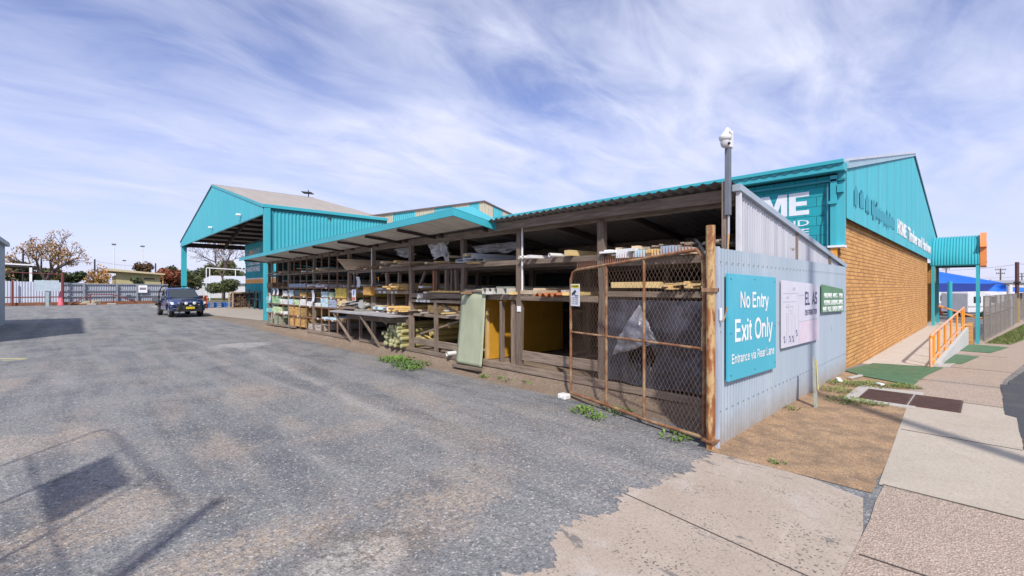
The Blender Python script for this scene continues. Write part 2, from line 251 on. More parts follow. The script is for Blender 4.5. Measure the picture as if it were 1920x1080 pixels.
# ------------------------------------------------------------------ mesh building
class MB:
    def __init__(s): s.v = []; s.f = []
    def add(s, vs, fs):
        o = len(s.v); s.v += [tuple(p) for p in vs]; s.f += [tuple(i + o for i in f) for f in fs]; return s
    def box(s, x0, y0, z0, x1, y1, z1):
        x0, x1 = min(x0, x1), max(x0, x1); y0, y1 = min(y0, y1), max(y0, y1); z0, z1 = min(z0, z1), max(z0, z1)
        return s.add([(x0, y0, z0), (x1, y0, z0), (x1, y1, z0), (x0, y1, z0), (x0, y0, z1), (x1, y0, z1), (x1, y1, z1), (x0, y1, z1)],
                     [(0, 3, 2, 1), (4, 5, 6, 7), (0, 1, 5, 4), (1, 2, 6, 5), (2, 3, 7, 6), (3, 0, 4, 7)])
    def beam(s, p, q, w_=.05, h=.05, up=(0, 0, 1)):
        p, q = Vector(p), Vector(q); d = (q - p).normalized(); u = Vector(up)
        if abs(d.dot(u)) > .98: u = Vector((0, 1, 0))
        a = d.cross(u).normalized() * w_ / 2; b = a.cross(d).normalized() * h / 2
        return s.add([p - a - b, p + a - b, p + a + b, p - a + b, q - a - b, q + a - b, q + a + b, q - a + b],
                     [(0, 1, 2, 3), (7, 6, 5, 4), (0, 4, 5, 1), (1, 5, 6, 2), (2, 6, 7, 3), (3, 7, 4, 0)])
    def tube(s, pts, r=.02, n=8, r1=None, cap=True):
        pts = [Vector(p) for p in pts]; m = len(pts); vs = []
        t0 = (pts[1] - pts[0]).normalized(); u = Vector((0, 0, 1)) if abs(t0.z) < .9 else Vector((1, 0, 0))
        a = t0.cross(u).normalized()
        for i, p in enumerate(pts):
            t_ = (pts[min(i + 1, m - 1)] - pts[max(i - 1, 0)]).normalized()
            a = (a - t_ * a.dot(t_)).normalized(); b = t_.cross(a)
            rr = r if r1 is None else r + (r1 - r) * i / (m - 1)
            for k in range(n):
                g = 2 * math.pi * k / n; vs.append(p + a * (rr * math.cos(g)) + b * (rr * math.sin(g)))
        fs = [(i * n + k, i * n + (k + 1) % n, (i + 1) * n + (k + 1) % n, (i + 1) * n + k) for i in range(m - 1) for k in range(n)]
        if cap: fs += [tuple(range(n - 1, -1, -1)), tuple((m - 1) * n + k for k in range(n))]
        return s.add(vs, fs)
    def sheet(s, o, U, V, nrm, L, f0, f1, pitch=.076, amp=.009, per=6, trap=False):
        """corrugated sheet: ribs along V, waves along U"""
        o, U, V, nrm = Vector(o), Vector(U), Vector(V), Vector(nrm); cnt = max(2, int(L / pitch * per)); vs = []
        for i in range(cnt + 1):
            u = L * i / cnt; ph = u / pitch
            if trap:
                g = ph % 1; a = amp * (1 if g < .3 else (1 - (g - .3) / .15 if g < .45 else (0 if g < .85 else (g - .85) / .15)))
            else: a = amp * math.sin(2 * math.pi * ph)
            p = o + U * u + nrm * a
            vs += [p + V * (f0(u) if callable(f0) else f0), p + V * (f1(u) if callable(f1) else f1)]
        return s.add(vs, [(2 * i, 2 * i + 2, 2 * i + 3, 2 * i + 1) for i in range(cnt)])
    def prism(s, poly, d):
        """closed polygon (3-D points) pushed along d"""
        n = len(poly); d = Vector(d); ps = [Vector(p) for p in poly]
        return s.add(ps + [p + d for p in ps], [tuple(range(n - 1, -1, -1)), tuple(range(n, 2 * n))] + [(i, (i + 1) % n, n + (i + 1) % n, n + i) for i in range(n)])
    def grid(s, fn, nu, nv):
        vs = [fn(i / nu, j / nv) for i in range(nu + 1) for j in range(nv + 1)]
        return s.add(vs, [(i * (nv + 1) + j, (i + 1) * (nv + 1) + j, (i + 1) * (nv + 1) + j + 1, i * (nv + 1) + j + 1) for i in range(nu) for j in range(nv)])
    def build(s, name, m, parent=None, smooth=False, loc=None, thick=0, bevel=0, sub=0):
        off = Vector((0, 0, 0))
        if parent is not None:
            p = parent
            while p is not None: off += p.location; p = p.parent
        elif loc is not None: off = Vector(loc)
        me = bpy.data.meshes.new(name); me.from_pydata([tuple(Vector(v) - off) for v in s.v], [], s.f); me.update()
        me.materials.append(m)
        if smooth:
            me.polygons.foreach_set('use_smooth', [True] * len(me.polygons))
            me.set_sharp_from_angle(angle=R(42))
        o = bpy.data.objects.new(name, me); col.objects.link(o)
        if parent is not None: o.parent = parent
        elif loc is not None: o.location = loc
        if thick: md = o.modifiers.new('t', 'SOLIDIFY'); md.thickness = thick; md.offset = 0
        if bevel: md = o.modifiers.new('b', 'BEVEL'); md.width = bevel; md.segments = 2; md.limit_method = 'ANGLE'
        if sub: md = o.modifiers.new('s', 'SUBSURF'); md.levels = sub; md.render_levels = sub
        return o
def tag(o, label=None, cat=None, group=None, kind=None):
    if label: o['label'] = label
    if cat: o['category'] = cat
    if group: o['group'] = group
    if kind: o['kind'] = kind
    return o
def thing(name, label, cat, loc=(0, 0, 0), group=None):
    o = bpy.data.objects.new(name, None); col.objects.link(o); o.location = loc; o.empty_display_size = .2
    return tag(o, label, cat, group)
def single(mb, name, m, label, cat, loc, group=None, **kw):
    return tag(mb.build(name, m, None, loc=loc, **kw), label, cat, group)
def struct(mb, name, m, **kw): return tag(mb.build(name, m, None, **kw), kind='structure')
def copytree(o, parent=None):
    c = o.copy(); col.objects.link(c); c.parent = parent
    for ch in list(o.children): copytree(ch, c)
    return c
def text(s, name, m, parent, org, U, V, size, width=None, off=0., ext=.004, align='LEFT', shear=0):
    cu = bpy.data.curves.new(name, 'FONT'); cu.body = s; cu.size = 1; cu.extrude = ext; cu.offset = off; cu.align_x = align; cu.resolution_u = 2
    ob = bpy.data.objects.new(name, cu); col.objects.link(ob)
    bpy.context.view_layer.update()
    me = bpy.data.meshes.new_from_object(ob.evaluated_get(bpy.context.evaluated_depsgraph_get()))
    bpy.data.objects.remove(ob); bpy.data.curves.remove(cu)
    xs = [v.co.x for v in me.vertices]; x0, x1 = min(xs), max(xs)
    U, V = Vector(U), Vector(V); n = U.cross(V)
    sy = size / .69; sx = (width / (x1 - x0)) if width else sy
    base = x0 if align == 'LEFT' or width else 0
    par = parent; o_ = Vector((0, 0, 0))
    while par is not None: o_ += par.location; par = par.parent
    for v in me.vertices:
        q = Vector(org) + U * ((v.co.x - base) * sx) + V * (v.co.y * sy) + n * v.co.z - o_
        v.co = q
    me.materials.clear(); me.materials.append(m); me.name = name
    o = bpy.data.objects.new(name, me); col.objects.link(o); o.parent = parent
    return o
def _arc(cx_, cy_, rx, ry, a0, a1, n=12): return [(cx_ + rx * math.cos(R(a0 + (a1 - a0) * k / n)), cy_ + ry * math.sin(R(a0 + (a1 - a0) * k / n))) for k in range(n + 1)]
XH = .72
SF = {  # stroke letters: advance, polylines (baseline 0, cap height 1)
 'N': (.86, [[(.08, 0), (.08, 1)], [(.08, .97), (.66, .03)], [(.66, 0), (.66, 1)]]), 'E': (.76, [[(.64, .925), (.09, .925), (.09, .075), (.66, .075)], [(.09, .51), (.60, .51)]]),
 'O': (.94, [_arc(.44, .5, .36, .44, 90, 450, 24)]), 'R': (.82, [[(.09, 0), (.09, .925), (.40, .925)] + _arc(.42, .69, .20, .235, 90, -90, 8) + [(.09, .455)], [(.44, .44), (.60, .30), (.64, 0)]]),
 'L': (.66, [[(.09, 1), (.09, .075), (.58, .075)]]), 'A': (.82, [[(.05, 0), (.40, .96), (.75, 0)], [(.18, .30), (.62, .30)]]),
 'S': (.78, [_arc(.38, .71, .24, .22, 20, 260, 12) + _arc(.38, .29, .25, .22, 80, -160, 12)]), 'D': (.84, [[(.09, .075), (.09, .925), (.36, .925)] + _arc(.36, .5, .34, .425, 90, -90, 12) + [(.09, .075)]]),
 'I': (.30, [[(.14, 0), (.14, 1)]]), 'T': (.72, [[(.02, .925), (.66, .925)], [(.34, 0), (.34, .9)]]), 'B': (.80, [[(.09, .5), (.42, .5)] + _arc(.42, .71, .20, .215, -90, 90, 8) + [(.09, .925), (.09, .075), (.44, .075)] + _arc(.44, .285, .22, .21, -90, 90, 8)]),
 'U': (.84, [[(.09, 1), (.09, .32)] + _arc(.37, .32, .28, .25, 180, 360, 12) + [(.65, 1)]]),
 'o': (.68, [_arc(.32, .36, .245, .30, 90, 450, 20)]), 'n': (.66, [[(.08, 0), (.08, XH)], [(.09, .44)] + _arc(.30, .42, .21, .235, 160, 0, 8) + [(.51, 0)]]),
 't': (.40, [[(.17, .92), (.17, .16), (.22, .07), (.36, .07)], [(.03, .66), (.35, .66)]]), 'r': (.42, [[(.08, 0), (.08, XH)], [(.09, .44), (.16, .60), (.26, .655), (.38, .65)]]),
 'y': (.60, [[(.03, XH), (.29, .03)], [(.55, XH), (.26, -.10), (.18, -.20), (.04, -.20)]]), 'x': (.60, [[(.03, 0), (.53, XH)], [(.53, 0), (.03, XH)]]),
 'i': (.26, [[(.12, 0), (.12, XH)], [(.12, .86), (.12, 1.0)]]), 'l': (.26, [[(.12, 0), (.12, 1)]]),
 'a': (.66, [[(.09, .53), (.15, .63), (.29, .665), (.42, .63), (.485, .53), (.485, .12), (.56, .03)], [(.48, .40), (.24, .36), (.10, .29), (.08, .18), (.14, .075), (.27, .05), (.40, .10), (.48, .22)]]),
 'c': (.60, [_arc(.31, .36, .24, .30, 48, 312, 16)]), 'e': (.66, [[(.08, .385), (.55, .385)] + _arc(.32, .36, .245, .30, 5, 320, 18)]), 'v': (.60, [[(.03, XH), (.29, .02), (.55, XH)]]), ' ': (.34, [])}
def signtext(s_, m, parent, org, U, V, h, wd, sw=.155, nm='lettering', up=0):
    U, V, org = Vector(U), Vector(V), Vector(org); n = U.cross(V).normalized(); tot = sum(SF[c][0] for c in s_) - .08; kx = wd / tot; x = 0
    for c in s_:
        mb = MB()
        for j, pl in enumerate(SF[c][1]):
            P2 = [Vector(((x + p[0]) * kx, p[1] * h)) for p in pl]; closed = (P2[0] - P2[-1]).length < 1e-4
            if closed: P2 = P2[:-1]
            L, Rr = [], []; cnt = len(P2); wx, wy = sw * h / 2, sw * h / 2
            for i, p in enumerate(P2):
                a = P2[i - 1] if (i or closed) else None; b_ = P2[(i + 1) % cnt] if (i < cnt - 1 or closed) else None
                d1 = (p - a).normalized() if a is not None else (b_ - p).normalized(); d2 = (b_ - p).normalized() if b_ is not None else d1
                n1, n2 = Vector((-d1.y, d1.x)), Vector((-d2.y, d2.x)); mm = (n1 + n2); mm = mm / max(.35, mm.length_squared / 2) if mm.length > .3 else n1
                L.append(p + mm * wx); Rr.append(p - mm * wx)
            vs = []; dz = up + .0004 * j
            for a, b_ in zip(L, Rr): vs += [org + U * a.x + V * a.y + n * dz, org + U * b_.x + V * b_.y + n * dz]
            fs = [(2 * i, 2 * i + 1, 2 * i + 3, 2 * i + 2) for i in range(cnt - 1)]
            if closed: fs.append((2 * cnt - 2, 2 * cnt - 1, 1, 0))
            mb.add(vs, fs)
        if SF[c][1]: mb.build(nm, m, parent)
        x += SF[c][0]
def block_home(m, parent, org, U, V, h, wd, name):
    t_ = .26; G = {
     'H': [[(0, 0), (t_, 0), (t_, .38), (.5, .38), (.5, 0), (.76, 0), (.76, 1), (.5, 1), (.5, .62), (t_, .62), (t_, 1), (0, 1)]],
     'O': [[(.42 + .42 * math.cos(a), .5 + .52 * math.sin(a)) for a in [math.pi * (k / 12) for k in range(13)]] + [(.42 + .18 * math.cos(a), .5 + .28 * math.sin(a)) for a in [math.pi * (1 - k / 12) for k in range(13)]],
           [(.42 + .42 * math.cos(a), .5 + .52 * math.sin(a)) for a in [math.pi * (1 + k / 12) for k in range(13)]] + [(.42 + .18 * math.cos(a), .5 + .28 * math.sin(a)) for a in [math.pi * (2 - k / 12) for k in range(13)]]],
     'M': [[(0, 0), (.22, 0), (.22, .62), (.40, 0), (.58, 0), (.76, .62), (.76, 0), (.98, 0), (.98, 1), (.66, 1), (.49, .45), (.32, 1), (0, 1)]],
     'E': [[(0, 0), (.70, 0), (.70, .20), (.24, .20), (.24, .41), (.62, .41), (.62, .60), (.24, .60), (.24, .80), (.70, .80), (.70, 1), (0, 1)]]}
    adv = {'H': .84, 'O': .91, 'M': 1.05, 'E': .70}; tot = sum(adv.values()); x = 0; U, V, org = Vector(U), Vector(V), Vector(org); n = U.cross(V)
    for c in 'HOME':
        mb = MB()
        for poly in G[c]: mb.prism([org + U * ((x + p[0]) * wd / tot) + V * (p[1] * h) for p in poly], n * .004)
        mb.build(name, m, parent); x += adv[c]
XP, YP, ZP, XN, YN = (1, 0, 0), (0, 1, 0), (0, 0, 1), (-1, 0, 0), (0, -1, 0)

# ------------------------------------------------------------------ ground, roads, paths
def zs(x): return 0 if x < 6.5 else max(-1.05, -.05 * (x - 6.5))
def strip(x0, x1, y0, y1, dz, name, m, step=.5, wob=0, seed=0):
    n = max(1, int((x1 - x0) / step)); mb = MB(); r = random.Random(seed)
    f0 = y0 if callable(y0) else (lambda x: y0); f1 = y1 if callable(y1) else (lambda x: y1)
    wl = [[noise.noise((x * 1.7, seed + k * 9, 0)) * wob + noise.noise((x * 7.1, seed + k * 5, 3)) * wob * .5 for x in [x0 + (x1 - x0) * i / n for i in range(n + 1)]] for k in (0, 1)]
    vs = []
    for i in range(n + 1):
        x = x0 + (x1 - x0) * i / n; vs += [(x, f0(x) + wl[0][i], zs(x) + dz), (x, f1(x) + wl[1][i], zs(x) + dz)]
    mb.add(vs, [(2 * i, 2 * i + 2, 2 * i + 3, 2 * i + 1) for i in range(n)])
    return struct(mb, name, m)
g = MB()
xs = [-400, 6.5, 27.5, 500]; vs = [(x, y, zs(x)) for x in xs for y in (-300, 600)]
g.add(vs, [(2 * i, 2 * i + 2, 2 * i + 3, 2 * i + 1) for i in range(3)])
struct(g, 'ground', ground_mat())
M_apron = slab_mat('pinkish_apron_concrete', (.36, .295, .235), (.42, .35, .285), famt=.75, fthr=.90, fs=85., streak=.8)
M_smooth = slab_mat('pale_path_concrete', (.395, .34, .275), (.445, .39, .32), famt=.25, fthr=.95, fs=60.)
M_agg = slab_mat('exposed_aggregate', (.36, .28, .22), (.42, .335, .27), famt=.4, fthr=.93, fs=85., agg=.55)
M_dirt = mat('gravelly_dirt', (.45, .29, .165), .95, 0, .5, 60, stain=(.21, .145, .095), samt=.75, sscale=3.2, slo=.42, shi=.62, bump=.8, bscale=160)
M_road = mat('road_asphalt', (.06, .064, .072), .9, 0, .4, 70, stain=(.17, .15, .13), samt=.4, sscale=1, bump=.6, bscale=90)
# apron at the gateway, its yard edge ragged where the asphalt laps over it
pts = []
ctrl = [(-.12, -.05), (-.45, .03), (-.8, -.02), (-1.3, .02), (-1.7, .16), (-2.0, .02), (-2.4, .13), (-2.75, -.05), (-3.1, .0), (-3.5, -.1), (-4.4, .05), (-5.5, -.1), (-7, .1), (-12, .05)]
for (ax, ay), (bx, by) in zip(ctrl, ctrl[1:]):
    n = max(2, int(abs(bx - ax) / .02))
    for i in range(n):
        f = i / n; x = ax + (bx - ax) * f; y = ay + (by - ay) * f
        pts.append((x, y + noise.noise((x * 3, 2, 0)) * .14 + abs(noise.noise((x * 9, 5, 0))) * .16 - .04 + noise.noise((x * 27, 5, 0)) * .06 + noise.noise((x * 70, 5, 0)) * .03, .004))
pts += [(-12, .05, .004), (-12, -1.42, .004), (-1.62, -1.40, .004), (-.9, -1.36, .004), (-.30, -1.27, .004), (-.16, -.9, .004), (-.10, -.4, .004)]
struct(MB().add(pts, [tuple(range(len(pts)))]), 'driveway_apron', M_apron)
struct(MB().beam((-1.62, .12, .0052), (-1.80, -1.38, .0052), .012, .002), 'driveway_joint', mat('dark_joint', (.06, .05, .045), .9))
# dirt verge in front of the fence
strip(-.14, 6.35, lambda x: -1.30 + .05 * max(0, min(1, x / 4)), .09, .006, 'dirt_verge', M_dirt, .12, .03, 3)
strip(-12, .10, -2.75, lambda x: -1.37 + .02 * (x > -.4), .008, 'footpath_aggregate_near', M_agg, .4, .01, 1)
strip(.10, 4.55, -2.24, lambda x: -1.32 + (x > 3.5) * .0 + .04 * x, .010, 'footpath_smooth', M_smooth, .3, .004, 2)
strip(4.55, 60, lambda x: -2.15 - max(0, x - 7.5) * .085 if x < 30 else -4.06, lambda x: -1.06 - max(0, x - 9) * .028, .008, 'footpath_aggregate_far', M_agg, .8, .01, 4)
for x in (.10, 2.22, 4.55):
    struct(MB().beam((x, -2.22, .0115), (x + .02, -1.25 if x > 1 else -1.34, .0115), .014, .003), 'footpath_joint', MATS['dark_joint'])
for x in (10, 16): struct(MB().beam((x, -2.4, zs(x) + .012), (x, -1.15, zs(x) + .012), .014, .003), 'footpath_joint', MATS['dark_joint'])
struct(MB().beam((-1.25, -2.7, .0095), (-1.3, -1.40, .0095), .016, .003), 'footpath_joint', MATS['dark_joint'])
strip(2.25, 90, lambda x: -16, lambda x: -2.23 + (.1 if 4 < x < 7 else 0) - max(0, x - 7.5) * .1, .014, 'road', M_road, .1, .015, 5)
M_turf = mat('green_artificial_turf', (.085, .18, .09), .95, 0, .25, 6, stain=(.20, .21, .13), samt=.6, sscale=2, bump=.8, bscale=160)
def turf(poly, lab):
    c = [(x, y, zs(x) + .016) for x, y in poly]; top = [(x, y, z + .008) for x, y, z in c]; n = len(c)
    mb = MB().add(c + top, [tuple(range(n, 2 * n))] + [(i, (i + 1) % n, n + (i + 1) % n, n + i) for i in range(n)])
    single(mb, 'turf_mat', M_turf, lab, 'turf mat', c[0])
turf([(6.42, .05), (5.95, -.35), (5.55, -1.08), (7.4, -1.15), (9.55, -1.27), (9.2, -.6), (8.9, -.08)], 'largest green artificial turf mat, at the foot of the brick wall before the ramp')
turf([(10.9, -1.22), (11.3, -1.52), (15.27, -1.80), (15.5, -1.18)], 'narrow green turf mat beside the start of the ramp side wall')
turf([(18.2, -1.26), (18.1, -2.05), (24.3, -2.62), (25.3, -1.42)], 'green turf mat farthest along the footpath, below the low brick wall')
# service pit
pit = thing('service_pit_cover', 'pair of brown ribbed pit lids set in a pale concrete surround in the footpath', 'pit cover', (4.2, -1.1, .012))
fr = MB().box(3.56, -1.26, .0, 4.95, -.44, .018); fr.build('surround', conc(), pit)
for y0, y1 in ((-1.165, -.60), (-1.72, -1.185)):
    mb = MB().box(3.74, y0, .0, 4.64, y1, .026)
    for k in range(24): mb.box(3.76 + k * .0365, y0 + .02, .026, 3.775 + k * .0365, y1 - .02, .031)
    mb.build('lid', mat('brown_lid', (.085, .045, .038), .7, 0, .25, 9, stain=(.16, .10, .08), samt=.4, sscale=5), pit)

# ------------------------------------------------------------------ street fence (corrugated) and its signs
fence = thing('corrugated_fence', 'tall grey-blue corrugated steel fence along the street, with a sloping upper panel', 'fence', (3.2, .03, 0))
MB().sheet((.02, .03, 0), XP, ZP, YN, 6.42, .0, 2.13, .084, .010, 8).build('lower_sheet', splash(groove(galv().copy(), .084, 3.2 - .02)), fence, True)
ptop = lambda x: 2.88 - (x - .76) * .1252
MB().sheet((.76, .075, 0), XP, ZP, YN, 5.72, 2.0, lambda u: ptop(.76 + u) - .03, .084, .012, 8).build('upper_sheet', groove(galv2().copy(), .084, 3.2 - .76, .5), fence, True)
cap = MB(); d = Vector((5.75, 0, -.72)).normalized()
cap.prism([(.70, .02, ptop(.70) - .05), (6.5, .02, ptop(6.5) - .05), (6.5, .02, ptop(6.5) + .03), (.70, .02, ptop(.70) + .03)], (0, .10, 0))
cap.build('capping', galv(), fence, bevel=.004)
MB().box(.0, .0, .0, .05, .06, 2.14).build('corner_trim', mat('fence_trim', (.38, .44, .54), .5), fence)
MB().box(.735, .035, 2.13, .775, .09, ptop(.74)).build('edge_trim', mat('white_trim', (.66, .67, .72), .5), fence)
M_sheetdark = mat('fence_stud', (.16, .14, .12), .9)
st = MB()
for x in (1.9, 3.5, 5.1): st.box(x, .05, 0, x + .07, .065 + .05, 2.0)
for z in (.35, 1.2, 1.95): st.box(.1, .118, z, 6.4, .16, z + .07)
st.build('rail', M_sheetdark, fence)

scw = MB()
for z in (.38, 1.23, 1.98):
    for k in range(38): x = .10 + k * .168; scw.tube([(x, .016, z), (x, .008, z)], .006, 5)
for k in range(30): x = .9 + k * .168; scw.tube([(x, .062, ptop(x) - .12), (x, .054, ptop(x) - .12)], .006, 5)
tag(scw.build('screw', mat('screw_grey', (.16, .13, .12), .6), fence), None, None, None, 'stuff')
sg = thing('blue_sign', 'blue sign reading No Entry, Exit Only, Entrance via Rear Lane, on the grey fence', 'sign', (1.02, .0, .66))
MB().prism([(.22, .005, .68), (1.82, .005, .64), (1.82, .005, 1.84), (.22, .005, 1.86)], (0, -.03, 0)).build('board', mat('sign_blue', (.065, .43, .56), .4, 0, .04, 1.5, stain=(.12, .48, .58), samt=.4), sg, bevel=.003)
W = mat('sign_lettering', (.80, .82, .84), .5)
for s_, x, z, h, wd in (('No Entry', .55, 1.475, .185, .94), ('Exit Only', .385, 1.10, .25, 1.255), ('Entrance via Rear Lane', .295, .865, .105, 1.43)):
    signtext(s_, W, sg, (x, -.0285, z), (1, 0, -.018), ZP, h, wd, .165 if h > .15 else .15)
MBs = MB()
for x, z in ((.28, 1.80), (1.02, 1.80), (1.77, 1.78), (.28, 1.2), (.28, .74), (1.77, .72), (1.02, .72), (1.77, 1.2)): MBs.tube([(x, -.024, z), (x, -.029, z)], .008, 8)
MBs.build('screw', black(), sg)
ws = thing('white_sign', 'faded white sign with dark letters EL AS DISTRIBUTOR on the grey fence', 'sign', (3.1, 0, .85))
MB().prism([(2.12, .004, .87), (4.07, .004, .84), (4.07, .004, 1.66), (4.02, .004, 1.76), (2.12, .004, 1.81)], (0, -.02, 0)).build('board', mat('sign_white', (.62, .62, .70), .45, 0, .05, 2, stain=(.60, .52, .62), samt=.4), ws)
mb = MB().prism([(2.93, -.0165, .86), (4.06, -.0165, .845), (4.06, -.0165, 1.18), (2.93, -.0165, 1.19)], (0, -.0015, 0))
mb.build('pink_panel', mat('sign_pink', (.66, .57, .66), .5), ws)
NV = mat('sign_navy', (.05, .05, .16), .5)
signtext('EL  AS', NV, ws, (3.25, -.0195, 1.435), XP, ZP, .205, .71, .17)
signtext('DISTRIBUTOR', NV, ws, (3.25, -.0195, 1.275), XP, ZP, .085, .70, .15)
FD = mat('sign_faint', (.47, .47, .54), .6)
mb = MB()
for i, (x0, x1, z0, z1) in enumerate([(2.3, 2.33, .92, 1.35), (2.38, 2.40, .9, 1.3), (2.55, 2.57, .9, 1.3), (2.70, 2.72, .9, 1.32), (2.90, 2.915, .88, 1.45), (2.93, 4.0, 1.185, 1.20), (2.85, 3.2, 1.58, 1.60), (2.15, 2.9, 1.62, 1.63), (2.15, 2.75, 1.5, 1.51), (2.4, 2.62, 1.43, 1.44), (2.4, 2.41, 1.27, 1.44), (2.61, 2.62, 1.27, 1.44)]):
    mb.box(x0, -.0185, z0, x1, -.0165, z1)
mb.build('faint_print', FD, ws)
for x, z in ((2.17, 1.02), (2.43, 1.01), (2.58, 1.0), (2.76, 1.07)):
    text('575', 'numbers', NV, ws, (x, -.0175, z), (.35, 0, -.93), (.93, 0, .35), .05, .10, .004, .002)
for s_, x, z in (('23', 2.44, 1.33), ('420', 2.28, 1.42), ('600', 2.3, 1.55), ('900', 2.6, 1.66)): text(s_, 'numbers', FD, ws, (x, -.0175, z), XP, ZP, .055, .13, .002, .002)
gs = thing('green_sign', 'small green sign with three white rows of trade lettering at the fence end', 'sign', (5.15, 0, 1.26))
MB().prism([(4.34, .004, 1.28), (6.0, .004, 1.24), (6.0, .004, 1.60), (5.9, .004, 1.68), (4.34, .004, 1.76)], (0, -.02, 0)).build('board', mat('sign_green', (.10, .24, .12), .5, 0, .1, 3), gs)
for s_, x, z, h, wd in (('HARDWARE  -PAINTS -  TIMBER', 4.45, 1.525, .09, 1.45), ('PLUMBING  & BUILDING  SUPPLIES', 4.45, 1.40, .09, 1.46), ('PAINT  POOL  GARDEN  SERVICES', 4.37, 1.285, .09, 1.56)):
    text(s_, 'lettering', W, gs, (x, -.0175, z), (1, 0, -.012), ZP, h, wd, .004, .002)
sp = thing('stub_post', 'short leaning grey timber stub with yellow paint, standing in the dirt by the fence', 'post', (2.72, -.26, 0))
MB().beam((2.70, -.28, -.02), (2.80, -.24, .70), .075, .03, (0, 1, 0)).build('stub', mat('grey_green_timber', (.34, .36, .31), .9, 0, .25, 6, stain=(.2, .2, .17), samt=.5, bump=.5, bscale=20), sp)
MB().beam((2.748, -.301, .25), (2.812, -.262, .66), .03, .008, (0, 1, 0)).build('paint_strip', mat('old_yellow', (.55, .48, .18), .8, 0, .3, 12), sp)

# gate post, latch
gp = thing('gate_post', 'thick rusty round steel post with flaking cream paint at the fence corner', 'gate post', (-.045, .06, 0))
MB().tube([(-.045, .06, -.02), (-.045, .06, 2.36)], .047, 20).build('tube', rustpost(), gp, True)
MB().tube([(-.045, .06, 2.36), (-.045, .06, 2.362)], .046, 16).build('cap', rust(), gp)
MB().box(-.11, -.01, .08, .02, .13, .10).build('hinge_collar', rust(), gp); MB().box(-.11, .0, 1.66, .02, .13, 1.70).build('hinge_collar', rust(), gp)
lt = thing('gate_latch', 'small white bracket with a bent rusty drop bolt on the gate post', 'latch', (.03, -.03, 1.38))
MB().box(-.0, -.028, 1.36, .035, -.014, 1.49).build('bracket', white(), lt)
MB().tube([(.0, -.045, 1.35), (.045, -.05, 1.39), (.10, -.055, 1.50)], .008, 6).build('bolt', rust(), lt, True)

# ------------------------------------------------------------------ the open chain-wire gate
ga = thing('chain_wire_gate', 'rusty tube-framed chain wire gate swung open in front of the timber rack', 'gate', (0, .1, 0))
G0, G1 = Vector((.0, .10, 0)), Vector((.575, 2.44, 0)); GD = (G1 - G0).normalized(); GL = (G1 - G0).length
def gq(u, z): p = G0 + GD * u; return Vector((p.x, p.y, z))
zt0, zt1 = 2.12, 1.97; zb = .10
fr = []; 
fr = [gq(.06, .12), gq(.05, 1.2), gq(.045, zt0 - .18), gq(.07, zt0 - .08), gq(.15, zt0), gq(GL - .14, zt1), gq(GL - .05, zt1 - .04), gq(GL, zt1 - .14), gq(GL, zb)]
MB().tube(fr, .021, 10).build('frame', rust(), ga, True)
MB().tube([gq(.02, zb - .02), gq(.8, zb - .035), gq(1.6, zb - .01), gq(GL, zb)], .022, 10).build('frame', rust(), ga, True)
for u in (.92, 1.61): MB().tube([gq(u, zb), gq(u, zt0 - (zt0 - zt1) * u / GL)], .018, 8).build('upright', rust(), ga, True)
MB().tube([gq(.06, 1.04), gq(GL, 1.03)], .016, 8).build('crossbar', rust(), ga, True)
MB().tube([gq(.075, 1.02), gq(.06, 1.65), gq(.075, 2.0)], .017, 8).build('stile_sleeve', mat('cream_flaked_tube', (.50, .36, .17), .7, 0, .2, 5, stain=(.3, .13, .05), samt=.9, sscale=6, slo=.5, shi=.55), ga, True)
wire = mat('rusty_wire', (.27, .175, .12), .75, .1, .3, 20)
cm = MB(); P_ = .062
def clipz(u): return max(zb, .1), min(zt0 - (zt0 - zt1) * u / GL, 2.1)
nn = int((GL + 2.1) / P_)
for sgn in (1, -1):
    for k in range(-nn, 2 * nn):
        u0 = k * P_; seg = []
        # line u = u0 + sgn*(z-zb)*.72
        for zz_ in (zb, 2.06):
            seg.append([u0 + sgn * (zz_ - zb) * .62, zz_])
        (ua, za), (ub, zb2) = seg
        lo_, hi_ = .08, GL - .02
        if ua > ub: ua, za, ub, zb2 = ub, zb2, ua, za
        if ub < lo_ or ua > hi_: continue
        if ua < lo_: za += (zb2 - za) * (lo_ - ua) / (ub - ua); ua = lo_
        if ub > hi_: zb2 = za + (zb2 - za) * (hi_ - ua) / (ub - ua); ub = hi_
        ztop_a = zt0 - (zt0 - zt1) * ua / GL; ztop_b = zt0 - (zt0 - zt1) * ub / GL
        if za > ztop_a: ua += (ub - ua) * (za - ztop_a) / max(1e-6, za - zb2); za = ztop_a
        if zb2 > ztop_b: ub -= (ub - ua) * (zb2 - ztop_b) / max(1e-6, zb2 - za); zb2 = ztop_b
        if ub - ua < .02: continue
        q = 3; pl = []
        for i in range(q + 1):
            f = i / q; u = ua + (ub - ua) * f; z = za + (zb2 - za) * f
            bl = .03 * noise.noise((u * 2.3, z * 2.3, 0)); p = gq(u + .006 * noise.noise((u * 9, z * 9, 4)), z); pl.append(p + Vector((GD.y, -GD.x, 0)) * (-bl + .003 * sgn))
        cm.tube(pl, 0.0015, 3, cap=False)
tag(cm.build('chain_wire', wire, ga), 'sagging diamond wire mesh')
sk = MB()
for k in range(46):
    u = .22 + k * (GL - .38) / 45; z = zt0 - (zt0 - zt1) * u / GL + .015; p = gq(u, z); q = gq(u + .004, z + .105)
    sk.tube([p, (p + q) / 2, q], .009, 4, r1=.0015)
sk.build('spike_strip', mat('spike_rust', (.20, .085, .05), .8), ga)
cs = thing('camera_warning_sign', 'small white and yellow surveillance camera warning plate wired to the gate', 'sign', gq(2.36, 1.44))
pn = Vector((GD.y, -GD.x, 0)) * -.03
